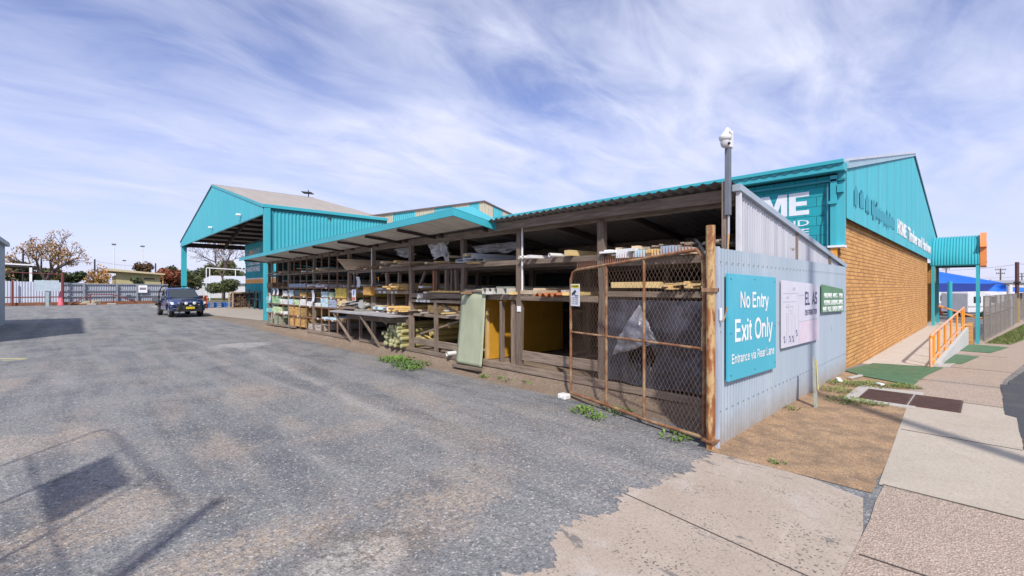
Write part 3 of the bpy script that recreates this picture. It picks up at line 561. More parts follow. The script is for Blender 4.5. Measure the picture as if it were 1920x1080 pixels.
def cq(u, z, o=0): return gq(GL - u, z) + Vector((-GD.y, GD.x, 0)) * (.026 + o)
def plate(u0, u1, z0, z1, o, m, nm, t=.004):
    MB().prism([cq(u0, z0, o), cq(u1, z0, o), cq(u1, z1, o), cq(u0, z1, o)], Vector((-GD.y, GD.x, 0)) * t).build(nm, m, cs)
plate(.035, .25, 1.43, 1.76, 0, mat('plate_white', (.70, .72, .76), .5), 'plate'); plate(.045, .24, 1.70, 1.75, .004, mat('plate_yellow', (.75, .66, .05), .5), 'yellow_band', .002)
dk = mat('print_dark', (.04, .04, .045), .6)
MB().beam(cq(.075, 1.60, .008), cq(.16, 1.66, .008), .004, .04).build('camera_picture', dk, cs)
MB().beam(cq(.13, 1.625, .008), cq(.15, 1.585, .008), .004, .012).build('camera_picture', dk, cs)
MB().beam(cq(.15, 1.585, .008), cq(.22, 1.585, .008), .004, .012).build('camera_picture', dk, cs)
Ut = (gq(1, 0) - gq(0, 0)) * -1
text('WARNING', 'lettering', dk, cs, cq(.055, 1.712, .0075), Ut, ZP, .028, .17, .001, .001)
for z in (1.545, 1.515, 1.485, 1.455): text('24 HR CAMERA', 'lettering', mat('print_grey', (.2, .2, .25), .6), cs, cq(.06, z, .0055), Ut, ZP, .018, .16, 0, .001)

# ------------------------------------------------------------------ camera pole
cp = thing('camera_pole', 'square grey pole with conduit rising above the fence, carrying a dome camera', 'pole', (.60, .115, 0))
MB().box(.572, .10, 2.55, .632, .155, 3.40).build('box_section', mat('dark_zinc', (.17, .19, .22), .5, .3, .15, 4), cp, bevel=.003)
MB().box(.60, .15, 0, .66, .20, 2.95).build('timber_upright', wood(), cp)
MB().tube([(.60, .135, 1.9), (.60, .13, 2.2), (.612, .125, 2.35), (.612, .125, 2.56)], .013, 8).build('conduit', mat('conduit', (.42, .45, .50), .4, .2), cp, True)
MB().tube([(.585, .13, 1.95), (.575, .12, 2.15), (.597, .118, 2.33)], .009, 6).build('cable', mat('orange_cable', (.55, .32, .12), .5), cp, True)
cc = thing('dome_camera', 'white pan-tilt dome security camera at the top of the square pole', 'camera', (.60, .10, 3.3))
wp = mat('camera_white', (.74, .74, .73), .35)
MB().box(.565, .085, 3.33, .66, .15, 3.53).build('mount', wp, cc, bevel=.01)
MB().tube([(.60, .10, 3.49), (.53, .11, 3.52), (.50, .12, 3.47)], .03, 10).build('arm', wp, cc, True)
mb = MB()
def lathe(mb, c, prof, n=24):
    vs = []; 
    for r_, z in prof:
        for k in range(n): a = 2 * math.pi * k / n; vs.append((c[0] + r_ * math.cos(a), c[1] + r_ * math.sin(a), c[2] + z))
    m_ = len(prof); mb.add(vs, [(i * n + k, i * n + (k + 1) % n, (i + 1) * n + (k + 1) % n, (i + 1) * n + k) for i in range(m_ - 1) for k in range(n)] + [tuple(range(n - 1, -1, -1)), tuple((m_ - 1) * n + k for k in range(n))]); return mb
lathe(MB(), (.50, .12, 3.37), [(.04, .02), (.06, .03), (.068, .05), (.07, .07), (.06, .085), (.038, .10), (.032, .12)]).build('housing', wp, cc, True)
lathe(MB(), (.50, .12, 3.37), [(.010, -.06), (.036, -.048), (.048, -.024), (.053, .0), (.05, .03)]).build('dome', mat('dome_grey', (.55, .55, .56), .2), cc, True)
MB().tube([(.485, .085, 3.355), (.478, .062, 3.345)], .014, 12).build('lens', black(), cc, True)

# ------------------------------------------------------------------ main building
BX0, BX1, BY = 6.30, 30.7, .0; RX = 18.5
bld = thing('hardware_store', 'teal and tan brick store building with a big corrugated gable facing the street', 'building', (18.5, 12.5, 0))
mb = MB().prism([(6.45, .12, -1.2), (26.3, .12, -1.2), (26.3, .12, 3.45), (6.45, .12, 3.45)], (0, .24, 0))
M_brick = brick_mat('tan_brick', 0, (.55, .27, .08), (.73, .395, .13), (.25, .13, .055), ms=.008, flecks=.4)
mb.build('brick_wall', splash(M_brick, -12.6, .0) if 0 else M_brick, bld)
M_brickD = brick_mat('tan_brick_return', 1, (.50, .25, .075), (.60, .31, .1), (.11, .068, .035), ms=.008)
MB().box(30.4, -1.2 + 1.2, -1.2, 30.7, 25, 3.13).build('brick_wall', M_brickD, bld)
MB().box(26.3, .60, -1.2, 30.4, .85, 3.6).build('recess_wall', M_brick, bld)
MB().box(26.295, .365, -1.2, 26.5, .60, 3.13).build('recess_return', M_brickD, bld)
MB().box(27.3, .585, -.3, 28.6, .60, 1.9).build('entry_door', mat('dark_glass', (.02, .025, .03), .15), bld)
gz = lambda x: 4.20 + (x - BX0) * (6.88 - 4.20) / (RX - BX0) if x < RX else 6.88 - (x - RX) * (6.88 - 4.45) / (BX1 - RX)
MB().sheet((BX0 + .05, .0, 0), XP, ZP, YN, BX1 - BX0 - .05, 3.12, lambda u: gz(BX0 + .05 + u) - .02, .19, .014, 6).build('gable_wall', groove(groove(teal2().copy(), .19, 18.5 - BX0 - .05, .14), 1.52, .3, .22, 0, .03), bld, True)
fl = MB(); 
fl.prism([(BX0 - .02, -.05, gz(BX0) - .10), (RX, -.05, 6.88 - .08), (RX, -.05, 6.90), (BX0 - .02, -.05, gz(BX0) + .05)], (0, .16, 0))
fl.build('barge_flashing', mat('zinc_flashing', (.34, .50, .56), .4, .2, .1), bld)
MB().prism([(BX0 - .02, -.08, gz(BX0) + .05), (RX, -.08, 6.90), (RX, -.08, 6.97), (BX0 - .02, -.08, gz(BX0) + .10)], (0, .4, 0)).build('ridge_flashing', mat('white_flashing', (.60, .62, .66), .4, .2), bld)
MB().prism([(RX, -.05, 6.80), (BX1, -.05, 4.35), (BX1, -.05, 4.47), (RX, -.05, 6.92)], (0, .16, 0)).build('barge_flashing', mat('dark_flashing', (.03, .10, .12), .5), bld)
rf = MB().sheet((BX0 - .3, .05, 4.13), YP, Vector((RX - BX0 + .3, 0, 6.9 - 4.13)).normalized(), ZP, 25, 0, Vector((RX - BX0 + .3, 0, 2.77)).length, .2, .015, 4)
rf.sheet((BX1, .05, 4.43), YP, Vector((RX - BX1, 0, 6.9 - 4.43)).normalized(), ZP, 25, 0, Vector((RX - BX1, 0, 2.47)).length, .2, .015, 4); rf.build('roof', roofm(), bld)
M_block = brick_mat('painted_blockwork', 1, (.012, .33, .40), (.016, .35, .42), (.006, .20, .25), .40, .20, .008, flecks=.12, bumpd=.012)
MB().box(6.27, .24, -.1, 6.42, 44.8, 4.0).build('side_wall', M_block, bld)
MB().box(6.262, .24, 2.10, 6.27, 44.8, 2.47).build('orange_band', mat('band_orange', (.78, .33, .03), .5, 0, .15, 4, stain=(.7, .45, .2), samt=.6), bld)
MB().box(6.260, .24, 2.47, 6.27, 44.8, 2.56).build('white_band', white(), bld)
fs = MB().box(6.02, -.02, 4.03, 6.30, 25, 4.20); fs.box(5.98, -.02, 4.17, 6.02, 25, 4.25); fs.build('gutter', teal(), bld, bevel=.01)
MB().box(6.16, .0, 3.86, 6.27, 25, 3.90).build('eave_trim', mat('deep_teal_trim', (.01, .22, .27), .5), bld)  # deeper teal trim strip below the gutter
MB().box(6.16, .13, 2.56, 6.27, .24, 3.98).build('pilaster', teal(), bld, bevel=.005)
MB().box(6.24, .01, 2.56, 6.36, .13, 4.10).build('corner_panel', teal2(), bld)
MB().box(6.14, .02, 3.62, 6.24, .12, 3.78).build('bracket', teal(), bld); MB().box(6.12, .115, 3.40, 6.17, .26, 3.46).build('bracket', teal(), bld)
MB().box(6.14, .0, 2.52, 6.40, .28, 2.56).build('pilaster_sill', white(), bld); MB().box(6.18, .13, 1.95, 6.268, .238, 2.52).build('pilaster_base', mat('orange_stain', (.75, .30, .03), .6, 0, .2, 8, stain=(.75, .55, .3), samt=.7), bld)
MB().tube([(6.22, .29, .2), (6.22, .29, 3.84)], .022, 8).build('downpipe', mat('teal_pipe', (.05, .30, .38), .4), bld, True)
MB().tube([(6.25, .42, 2.2), (6.25, .41, 3.0), (6.25, .38, 3.1), (6.25, .38, 3.5), (6.25, .36, 3.62), (6.25, .36, 3.7)], .006, 5).build('cable', black(), bld, True)
WL = mat('wall_lettering', (.72, .76, .82), .6, 0, .06, 9)
block_home(WL, bld, (6.2695, 2.5, 3.255), YN, ZP, .48, 1.87, 'wall_lettering')
text('TIMBER AND', 'wall_lettering', WL, bld, (6.268, 2.5, 3.02), YN, ZP, .125, 1.87, .006, .003)
text('HARDWARE', 'wall_lettering', WL, bld, (6.268, 2.5, 2.83), YN, ZP, .125, 1.87, .006, .003)
block_home(W, bld, (13.8, -.0155, 3.43), XP, ZP, .46, 2.3, 'gable_lettering'); text('Timber and Hardware', 'gable_lettering', W, bld, (16.5, -.0195, 3.43), XP, ZP, .45, 9.7, .032, .003)
MB().prism([(14.62, -.021, 3.52), (14.8, -.021, 3.52), (14.8, -.021, 3.72), (14.71, -.021, 3.80), (14.62, -.021, 3.72)], (0, -.003, 0)).build('house_mark', mat('mark_orange', (.75, .45, .32), .6), bld)
# painted-out old name: brush strokes in a darker teal
r = random.Random(3)
for (x0, x1, shape) in ((7.05, 7.45, 'R'), (7.66, 8.15, '&'), (8.36, 8.84, 'G')) + tuple((9.15 + i * .29, 9.15 + i * .29 + .27, 'w') for i in range(14)):
    n = max(2, int((x1 - x0) / .055)); mb = MB()
    for k in range(n):
        x = x0 + (x1 - x0) * k / n; f = k / max(1, n - 1)
        if shape == 'w': b_, t_ = 3.46 - .10 * (r.random() > .8) + r.random() * .06, 3.80 - .1 * r.random() + (.13 if r.random() > .8 else 0)
        else: b_, t_ = 3.43 + .10 * r.random(), 3.93 - .18 * abs(f - .5) - .08 * r.random()
        mb.box(x, -.0185, b_, x + (x1 - x0) / n + .0, -.0155, t_)
    mb.build('painted_out_lettering', dteal(), bld)

# rear warehouse with the striped gable
wh = thing('rear_warehouse', 'taller rear warehouse whose gable is striped beige and teal above the store roof', 'building', (18, 35, 0))
wz = lambda x: 8.40 - abs(x - 17.9) * .232
edges = [(6.3, 'b'), (10.1, 't'), (11.8, 'b'), (13.4, 't'), (14.95, 'b'), (16.5, 't'), (17.43, 'b'), (18.9, 't'), (19.9, 'b'), (21.5, 't'), (23.2, 'b'), (25, 't'), (26.7, 'b'), (28.3, 't'), (29.5, None)]
M_be = mat('translucent_beige_sheet', (.47, .44, .34), .6, 0, .12, 1.5, stain=(.26, .24, .18), samt=.7, sscale=2, stretch=(6, 1, .3))
for (a, c), (b_, _) in zip(edges, edges[1:]):
    MB().sheet((a, 25.0, 0), XP, ZP, YN, b_ - a, 3.9, lambda u, a=a: wz(a + u), .15, .02, 4).build('gable_stripe', M_be if c == 'b' else teal2(), wh, True)
MB().prism([(6.2, 24.9, wz(6.2)), (17.9, 24.9, 8.40), (17.9, 24.9, 8.48), (6.2, 24.9, wz(6.2) + .08)], (0, .2, 0)).build('barge', mat('barge_brown', (.16, .13, .11), .7), wh)
MB().prism([(17.9, 24.9, 8.40), (29.6, 24.9, wz(29.6)), (29.6, 24.9, wz(29.6) + .08), (17.9, 24.9, 8.48)], (0, .2, 0)).build('barge', MATS['barge_brown'], wh)
rf = MB(); rf.sheet((6.1, 25.05, wz(6.1)), YP, Vector((11.8, 0, 8.4 - wz(6.1))).normalized(), ZP, 19.8, 0, 12.1, .2, .015, 4); rf.sheet((29.6, 25.05, wz(29.6)), YP, Vector((-11.7, 0, 8.4 - wz(29.6))).normalized(), ZP, 19.8, 0, 12.0, .2, .015, 4); rf.build('roof', roofm(), wh)
MB().sheet((6.24, 44.8, 0), YN, ZP, XN, 20.2, 3.9, 5.6, .15, .02, 4).build('side_sheet', teal(), wh, True)
MB().box(6.27, 44.7, 0, 29.5, 44.8, 5.6).build('back_wall', teal(), wh)
text('TIMBER AND', 'wall_lettering', WL, wh, (6.25, 44.3, 3.72), YN, ZP, .42, 4.1, .03, .012)
text('HARDWARE', 'wall_lettering', WL, wh, (6.25, 44.3, 3.15), YN, ZP, .42, 4.1, .03, .012)
text('HOME', 'wall_lettering', WL, wh, (6.25, 44.3, 4.3), YN, ZP, .75, 4.1, .06, .012)
MB().box(6.21, 42.2, 4.35, 6.225, 43.1, 5.0).build('house_mark', MATS['mark_orange'], wh)

# ------------------------------------------------------------------ teal drive-through canopy
cy0, cy1, cx0, cx1 = 24.3, 50.4, 2.2, 9.3; ez, rz, ry = 6.05, 9.12, 36.7
cn = thing('drive_through_canopy', 'high teal gabled drive-through canopy with an open dark underside', 'canopy', (2.2, 24.4, 0))
cz = lambda y: ez + (y - cy0) * (rz - ez) / (ry - cy0) if y < ry else rz - (y - ry) * (rz - ez) / (cy1 - ry)
MB().sheet((cx0, cy1, 0), YN, ZP, XN, cy1 - cy0, 5.62, lambda u: cz(cy1 - u), .15, .012, 4).build('gable_wall', teal2(), cn, True)
MB().prism([(cx0 - .04, cy0 - .05, ez - .12), (cx0 - .04, ry, rz - .1), (cx0 - .04, ry, rz + .04), (cx0 - .04, cy0 - .05, ez + .04)], (.1, 0, 0)).build('barge', teal(), cn)
MB().prism([(cx0 - .04, ry, rz - .1), (cx0 - .04, cy1 + .05, ez - .12), (cx0 - .04, cy1 + .05, ez + .02), (cx0 - .04, ry, rz + .04)], (.1, 0, 0)).build('barge', mat('dark_barge', (.02, .06, .07), .6), cn)
MB().box(cx0 - .03, cy0, 5.56, cx0 + .08, cy1, 5.64).build('bottom_trim', teal(), cn)
MB().sheet((cx0 + .02, cy0, 0), XP, ZP, YN, cx1 - cx0, 2.4, 5.95, .19, .024, 6).build('side_wall', teal(), cn, True)
MB().box(cx0 - .05, cy0 - .16, 5.93, cx1, cy0 - .03, 6.10).build('gutter', teal(), cn, bevel=.01)
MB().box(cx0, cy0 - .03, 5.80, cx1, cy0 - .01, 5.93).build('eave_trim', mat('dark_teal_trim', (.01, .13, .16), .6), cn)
rf = MB(); sl = Vector((0, ry - cy0, rz - ez)); rf.sheet((cx0, cy0 - .1, ez + .03), XP, sl.normalized(), ZP, cx1 - cx0, 0, sl.length, .2, .02, 4)
s2 = Vector((0, ry - cy1, rz - ez)); rf.sheet((cx0, cy1, ez + .03), XP, s2.normalized(), ZP, cx1 - cx0, 0, s2.length, .2, .02, 4)
rf.build('roof', mat('canopy_roof', (.34, .31, .275), .6, .1, .1, .6, stain=(.25, .21, .17), samt=.5, sscale=.7, stretch=(4, .5, 1)), cn)
rc = MB()
for k in range(36): rc.box(cx0 + k * .2, ry - .12, rz + .02, cx0 + .12 + k * .2, ry + .12, rz + .07)
rc.build('ridge_cap', MATS['canopy_roof'], cn)
pu = MB()
for k in range(1, 11):
    for (a, b_) in ((cy0, ry), (cy1, ry)):
        y = a + (b_ - a) * k / 11; pu.box(cx0 + .05, y - .05, cz(y) - .32, cx1, y + .05, cz(y) - .07)
pu.build('purlin', mat('brown_primer', (.03, .02, .017), .7), cn)
for x in (cx0 + .15, 5.7, cx1 - .1):
    rb = MB().beam((x, cy0, ez - .45), (x, ry, rz - .45), .15, .3); rb.beam((x, cy1, ez - .45), (x, ry, rz - .45), .15, .3); rb.build('rafter', MATS['brown_primer'], cn)
MB().box(cx0, cy1 - .1, 5.55, cx1, cy1, 5.98).build('far_beam', MATS['brown_primer'], cn)
MB().box(cx0 + .01, cy0 - .20, 0, cx0 + .30, cy0 + .06, 5.9).build('post', teal(), cn, bevel=.008)
MB().box(cx0, cy1 - .6, 0, cx0 + .4, cy1 - .25, 5.6).build('post', teal(), cn)
MB().box(cx1 - .3, cy1 - .6, 0, cx1, cy1 - .3, 5.6).build('post', teal(), cn)
for y in (28.6, 36.4): MB().box(cx0 - .28, y, 5.97, cx0 - .03, y + .2, 6.10).build('floodlight', white(), cn, bevel=.04)
an = thing('roof_aerial', 'small black aerial on the canopy roof ridge end', 'aerial', (8.9, 36.6, 9.1))
mb = MB().tube([(8.9, 36.6, 9.1), (8.9, 36.6, 9.75)], .04, 6)
for k in range(5): mb.tube([(8.5, 36.5 + k * .15, 9.4 + k * .06), (9.3, 36.5 + k * .15, 9.45 + k * .06)], .035, 5)
mb.tube([(8.9, 36.2, 9.5), (8.9, 37.4, 9.6)], .04, 5); mb.build('aerial', black(), an)
strip(2.05, 30, 24.4, 52, .01, 'canopy_slab', slab_mat('canopy_concrete', (.36, .32, .28), (.43, .38, .33), famt=.2, fs=20), 2)
struct(MB().add([(.1, 40, .012), (2.05, 24.2, .012), (2.06, 52, .012), (.1, 52, .012)], [(0, 1, 2, 3)]), 'canopy_apron', MATS['canopy_concrete'])

# ------------------------------------------------------------------ open timber rack shed
rk = thing('timber_rack_shed', 'long open-fronted skillion shed of weathered posts and shelves holding timber', 'rack shed', (1.0, 9.5, 0))
XF = 1.0; ZB = .25; END = 19.25
rfz = lambda x: 2.95 - (x - .6) * .125
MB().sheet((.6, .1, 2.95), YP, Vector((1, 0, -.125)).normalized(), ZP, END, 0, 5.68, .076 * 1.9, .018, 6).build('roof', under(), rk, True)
pr = [(.1, 2.86), (2.15, 2.86), (3.97, 2.88), (5.64, 2.88), (7.71, 2.88), (9.68, 2.88), (11.2, 2.87), (13.93, 2.87), (16.46, 2.87), (18.98, 2.87)]
W_, H_ = wood(), woodh(); PF = .085
rr = random.Random(11)
def post(x, y, z0, z1, w_=.11, d_=.10, m=None, jit=.012):
    mb = MB(); n = 5; pv = None
    ring = []
    for i in range(n + 1):
        z = z0 + (z1 - z0) * i / n; jx, jy = rr.uniform(-jit, jit), rr.uniform(-jit, jit); s = 1 + rr.uniform(-.05, .05)
        ring += [(x + jx - d_ / 2 * s, y + jy - w_ / 2 * s, z), (x + jx + d_ / 2 * s, y + jy - w_ / 2 * s, z), (x + jx + d_ / 2 * s, y + jy + w_ / 2 * s, z), (x + jx - d_ / 2 * s, y + jy + w_ / 2 * s, z)]
    mb.add(ring, [(i * 4 + k, i * 4 + (k + 1) % 4, i * 4 + 4 + (k + 1) % 4, i * 4 + 4 + k) for i in range(n) for k in range(4)] + [(3, 2, 1, 0), (n * 4, n * 4 + 1, n * 4 + 2, n * 4 + 3)])
    return mb.build('post', m or W_, rk, bevel=.006)
for y, z in pr[1:]: post(XF, y, ZB - .3, 2.74, .115 if y < 9 else .095, .10)
for x, zt in ((3.1, 2.60), (5.2, 2.34)):
    for y, z in pr: post(x, y, 0, zt, .12, .12, jit=.02)
# beams
def hb(x, y0, y1, z0, z1, w_=.06, h=.16, nm='beam', m=None):
    mb = MB(); n = max(2, int(abs(y1 - y0) / .7)); prev = None; vs = []
    for i in range(n + 1):
        f = i / n; y = y0 + (y1 - y0) * f; z = z0 + (z1 - z0) * f + rr.uniform(-.006, .006); xx = x + rr.uniform(-.005, .005)
        vs += [(xx - w_ / 2, y, z - h / 2), (xx + w_ / 2, y, z - h / 2), (xx + w_ / 2, y, z + h / 2), (xx - w_ / 2, y, z + h / 2)]
    mb.add(vs, [(i * 4 + k, i * 4 + (k + 1) % 4, i * 4 + 4 + (k + 1) % 4, i * 4 + 4 + k) for i in range(n) for k in range(4)] + [(3, 2, 1, 0), (n * 4, n * 4 + 1, n * 4 + 2, n * 4 + 3)])
    return mb.build(nm, m or H_, rk, bevel=.005)
hb(.80, .12, 4.6, 2.82, 2.84, .05, .15); hb(XF, .12, 9.6, 2.80, 2.80, .07, .16); hb(XF + .02, 9.6, END, 2.80, 2.79, .07, .17)
hb(3.1, .12, END, 2.54, 2.54, .07, .14); hb(5.2, .12, END, 2.27, 2.27, .07, .14)
for k in range(13):
    y = .35 + k * 1.5; MB().beam((.85, y, 2.865), (6.2, y, 2.20), .05, .09).build('rafter', mat('dark_rafter', (.06, .045, .04), .9), rk)
# shelves: heights as in the photo; near bays coarse, far bays a grid
def shelf(x0, x1, y0, y1, z, front=.10, tag_=None, brd=None):
    n = max(1, int((x1 - x0) / .9))
    for k in range(n + 1):
        x = x0 + (x1 - x0) * k / n; MB().box(x - .03, y0, z - front, x + .03, y1, z).build('shelf', brd or H_, rk, bevel=.004)
shelf(XF - .02, 5.2, .15, 2.08, 2.13, .10); shelf(XF - .02, 5.2, 2.22, 11.15, 2.215, .09)
shelf(XF - .02, 5.2, .15, 2.08, 1.65, .08); shelf(XF - .02, 5.2, 2.22, 7.65, 1.575, .10); shelf(XF - .02, 5.2, 7.77, 11.15, 1.64, .09)
shelf(XF + .02, 5.2, 5.7, 11.15, 1.10, .07)
shelf(XF - .03, 4.2, 5.7, 7.7, 1.43, .06)
M_rb = mat('rusty_shelf_bar', (.24, .13, .075), .8, .1, .3, 9, stain=(.42, .30, .2), samt=.5, sscale=4)
for z in (2.24, 1.72, 1.395, 1.075, .69): shelf(XF - .02, 5.2, 11.3, END - .1, z, .04, brd=M_rb if z < 2 else H_)
for y in (.62, 1.32, 2.9):
    pass
for y in (11.97, 12.62, 13.23, 14.58, 15.2, 15.85, 17.1, 17.75, 18.4):
    MB().box(XF - .05, y - .018, ZB, XF - .02, y + .018, 2.80).build('divider_rod', M_rb, rk)
for y in (12.62, 15.2, 17.75): MB().box(3.0, y - .03, ZB, 3.05, y + .03, 2.5).build('divider_rod', M_rb, rk)
# studs
for y, z0, z1, dx in ((4.45, .25, 1.45, -.01), (4.14, .25, 1.45, .0), (6.62, .25, 1.42, -.03), (8.45, 1.65, 2.10, .1), (8.9, 1.65, 2.1, .0), (10.8, 1.65, 2.1, 0), (10.4, 1.65, 2.1, .3), (6.9, 1.6, 2.1, .2), (5.95, 1.6, 2.1, .05), (6.25, 1.6, 2.1, .0), (6.45, 1.6, 2.1, .3), (8.6, 1.1, 1.58, .0), (8.9, 1.1, 1.58, .05), (8.4, 1.1, 1.58, .3)):
    post(XF + dx, y, z0, z1, .06, .09, jit=.006)
post(XF, 6.75, 1.6, 2.1, .05, .05, mat('red_brown_stud', (.30, .13, .06), .8), .003)
MB().beam((1.1, 7.6, 1.62), (1.1, 7.25, 2.1), .05, .05).build('brace', W_, rk); MB().beam((1.1, 6.55, 1.32), (1.1, 5.7, 1.05), .05, .05).build('brace', W_, rk); MB().beam((1.0, 7.3, .62), (1.15, 5.7, 1.05), .05, .04).build('brace', W_, rk)
# bottom bearer, low boards, plinth bank
hb(XF - .03, .15, 5.7, ZB - .02, ZB - .02, .12, .11, 'bearer'); hb(XF - .03, 5.7, 10.4, ZB - .04, ZB - .02, .10, .08, 'bearer'); hb(XF - .03, 10.9, 14.4, ZB - .02, ZB - .03, .12, .09, 'bearer'); hb(XF - .0, 15.8, END, ZB - .0, ZB - .06, .12, .08, 'bearer')
hb(XF + .0, .15, 3.9, .50, .47, .05, .17, 'low_board'); hb(XF + .02, 5.9, 7.6, .42, .44, .05, .15, 'low_board'); hb(1.6, .2, 3.9, .36, .38, .08, .12, 'low_board')
MB().box(6.12, .15, 0, 6.16, END, 2.25).build('back_shade_sheet', mat('back_shade_dark', (.07, .07, .07), .8), rk)  # added dark sheet standing in for deep shade on the teal wall
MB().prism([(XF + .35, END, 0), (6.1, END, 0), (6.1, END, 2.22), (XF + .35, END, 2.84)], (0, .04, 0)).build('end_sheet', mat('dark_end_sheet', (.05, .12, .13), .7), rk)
# floor and bank of dirt under the shed
fl = MB()
def bank(u, v):
    y = .12 + u * (END + .3 - .12); prof = [(-.30, .0), (-.02, .06), (.10, .17), (.30, .235), (1.6, .22), (5.15, .16)]
    k = v * 5; i = min(4, int(k)); f = k - i; x = prof[i][0] + (prof[i + 1][0] - prof[i][0]) * f; z = prof[i][1] + (prof[i + 1][1] - prof[i][1]) * f
    base = .84 if y > .8 else .5 + .34 * y / .8
    q = noise.noise((y * 1.3, x, 0)) * .10 + noise.noise((y * 5, x * 3, 2)) * .035
    hh = 1.0 if y < 14 else 1 - .3 * (y - 14) / 5
    return (base + x + (.3 * q if v < .5 else 0), y, max(.002 if v > 0 else -.03, (z + (q * .30 if 0 < v < .7 else 0)) * hh))
fl.grid(bank, 120, 20); o_ = struct(fl, 'dirt_bank', mat('bank_dirt', (.24, .18, .13), .95, 0, .45, 40, stain=(.34, .28, .22), samt=.6, sscale=3, bump=1., bscale=110), smooth=True)
# awning: its own raised outward-sloping panel in front of the roof
AX0, AX1, AY0, AY1 = -.10, .10, 4.50, 19.9
aw = MB(); aw.add([(AX0, AY0, 3.0), (.72, AY0 - .05, 2.90), (1.05, AY1, 2.80), (AX1 - .02, AY1, 2.90)], [(0, 1, 2, 3)])
aw.build('awning_lining', mat('awning_lining', (.62, .57, .50), .7, 0, .12, 1, stain=(.22, .19, .15), samt=.5, stretch=(1, 4, 1)), rk, thick=.02)
MB().prism([(AX0 - .02, AY0, 2.97), (AX1 - .02, AY1, 2.84), (AX1 - .02, AY1, 2.95), (AX0 - .02, AY0, 3.09)], (.03, 0, 0)).build('awning_fascia', teal(), rk)
MB().prism([(AX0 - .02, AY0, 2.97), (.78, AY0 - .12, 2.78), (.78, AY0 - .12, 2.90), (AX0 - .02, AY0, 3.09)], (0, .03, 0)).build('awning_fascia', teal(), rk)
MB().add([(AX0 - .02, AY0, 3.095), (AX1 - .02, AY1, 2.955), (.55, AY1, 3.10), (.45, AY0 + .2, 3.22)], [(0, 1, 2, 3)]).build('awning_roof', teal2(), rk, thick=.015)
MB().add([(AX0 - .02, AY0, 3.095), (.78, AY0 - .12, 2.905), (.95, AY0 + .1, 3.02), (.45, AY0 + .2, 3.22)], [(0, 1, 2, 3)]).build('awning_roof', teal2(), rk, thick=.012)
for y in (6.6, 8.1, 9.7, 11.5, 13.6, 16.2, 19.3):
    f = (y - AY0) / (AY1 - AY0); MB().beam((AX0 + .05 + .2 * f, y, 2.93 - .1 * f), (1.1, y + .05, 2.83 - .03 * f), .05, .06).build('awning_bracket', mat('bracket_brown', (.045, .032, .03), .8), rk)
MB().tube([(.955, 3.87, 1.6), (.955, 3.87, 2.8)], .016, 8).build('white_conduit', white(), rk, True)
MB().tube([(.93, 9.66, 1.72), (.925, 9.60, 1.85), (.93, 9.64, 2.2), (.93, 9.64, 2.8)], .015, 8).build('white_conduit', white(), rk, True)
mb = MB().box(.93, 3.90, 1.27, .955, 3.98, 1.37); mb.build('socket_box', white(), rk)
MB().tube([(3.2, 1.6, 2.55), (2.4, 1.25, 2.5), (1.8, 1.05, 2.42), (1.2, .75, 2.32), (1.0, .5, 2.05)], .022, 8).build('pale_conduit', mat('pale_grey_pipe', (.36, .36, .34), .5), rk, True)

# torn foil insulation hanging from the roof
def foil(y0, y1, x, z1, z0, lab, seed, pts=None):
    r = random.Random(seed)
    def fn(u, v):
        y = y0 + (y1 - y0) * u; bot = z0 + (z1 - z0) * (.45 + .45 * noise.noise((u * 3.1 + seed, 0, 0)))
        z = z1 + (bot - z1) * v
        return (x + .10 * noise.noise((u * 5, v * 4, seed)) + .06 * noise.noise((u * 13, v * 11, seed)) + .25 * v * math.sin(u * 3), y - .2 * v * u, z)
    single(MB().grid(fn, 26, 16), 'torn_foil', mat('crumpled_foil', (.70, .70, .72), .45, .25, .3, 6, stain=(.22, .18, .15), samt=.4, sscale=3, bump=1.0, bscale=9), lab, 'foil sheet', (x, y0, z1), smooth=True)
foil(6.55, 7.35, 1.22, 2.78, 2.05, 'torn silver foil hanging lowest from the shed roof right of the centre post', 3)
foil(4.7, 6.4, 1.8, 2.68, 2.36, 'brown-stained foil sagging under the roof behind the white gutters', 5)
foil(8.2, 9.2, 1.35, 2.76, 2.40, 'ragged pale foil strip hanging under the awning roof above the workbench', 8)

# ------------------------------------------------------------------ stock on the shelves
BM = {}
def bmat(nm, c, c2=None):
    c = tuple(min(.75, x * 1.22) for x in c)
    return mat('board_' + nm, c, .75, 0, .12, 4, stain=c2 or tuple(x * .7 for x in c), samt=.45, sscale=3, bump=.2, bscale=30, stretch=(.5, 8, 8), objvar=.14)
def pack(y0, y1, z0, z1, cn_, c, lab, x=.93, L=3.2, bw=.09, bh=.045, jit=.03, cat='timber pack', name='timber_pack', c2=None, part='board', nmax=60):
    W0, H0 = y1 - y0, z1 - z0; ny = max(1, round(W0 / bw)); nz = max(1, round(H0 / bh))
    while ny * nz > nmax: ny = max(1, ny - 1); nz = max(1, nz - (ny * nz > nmax))
    t = thing(name, lab, cat, (x + L / 2, (y0 + y1) / 2, z0), 'packs of boards on the rack shelves')
    m = bmat(cn_, c, c2); dy, dz = W0 / ny, H0 / nz
    for i in range(ny):
        for j in range(nz):
            a = y0 + i * dy; b_ = z0 + j * dz; dx = rr.uniform(0, jit); e = rr.uniform(0, .2)
            if j == nz - 1 and rr.random() < .12 and nz > 1: continue
            MB().box(x + dx, a + .003, b_ + .001, x + L - e, a + dy - .003, b_ + dz - .003).build(part, m, t, bevel=.003 if x + dx < 2 else 0)
    return t
S1, S2, S3, S4, S5, S6 = 2.245, 1.725, 1.40, 1.08, .695, .24
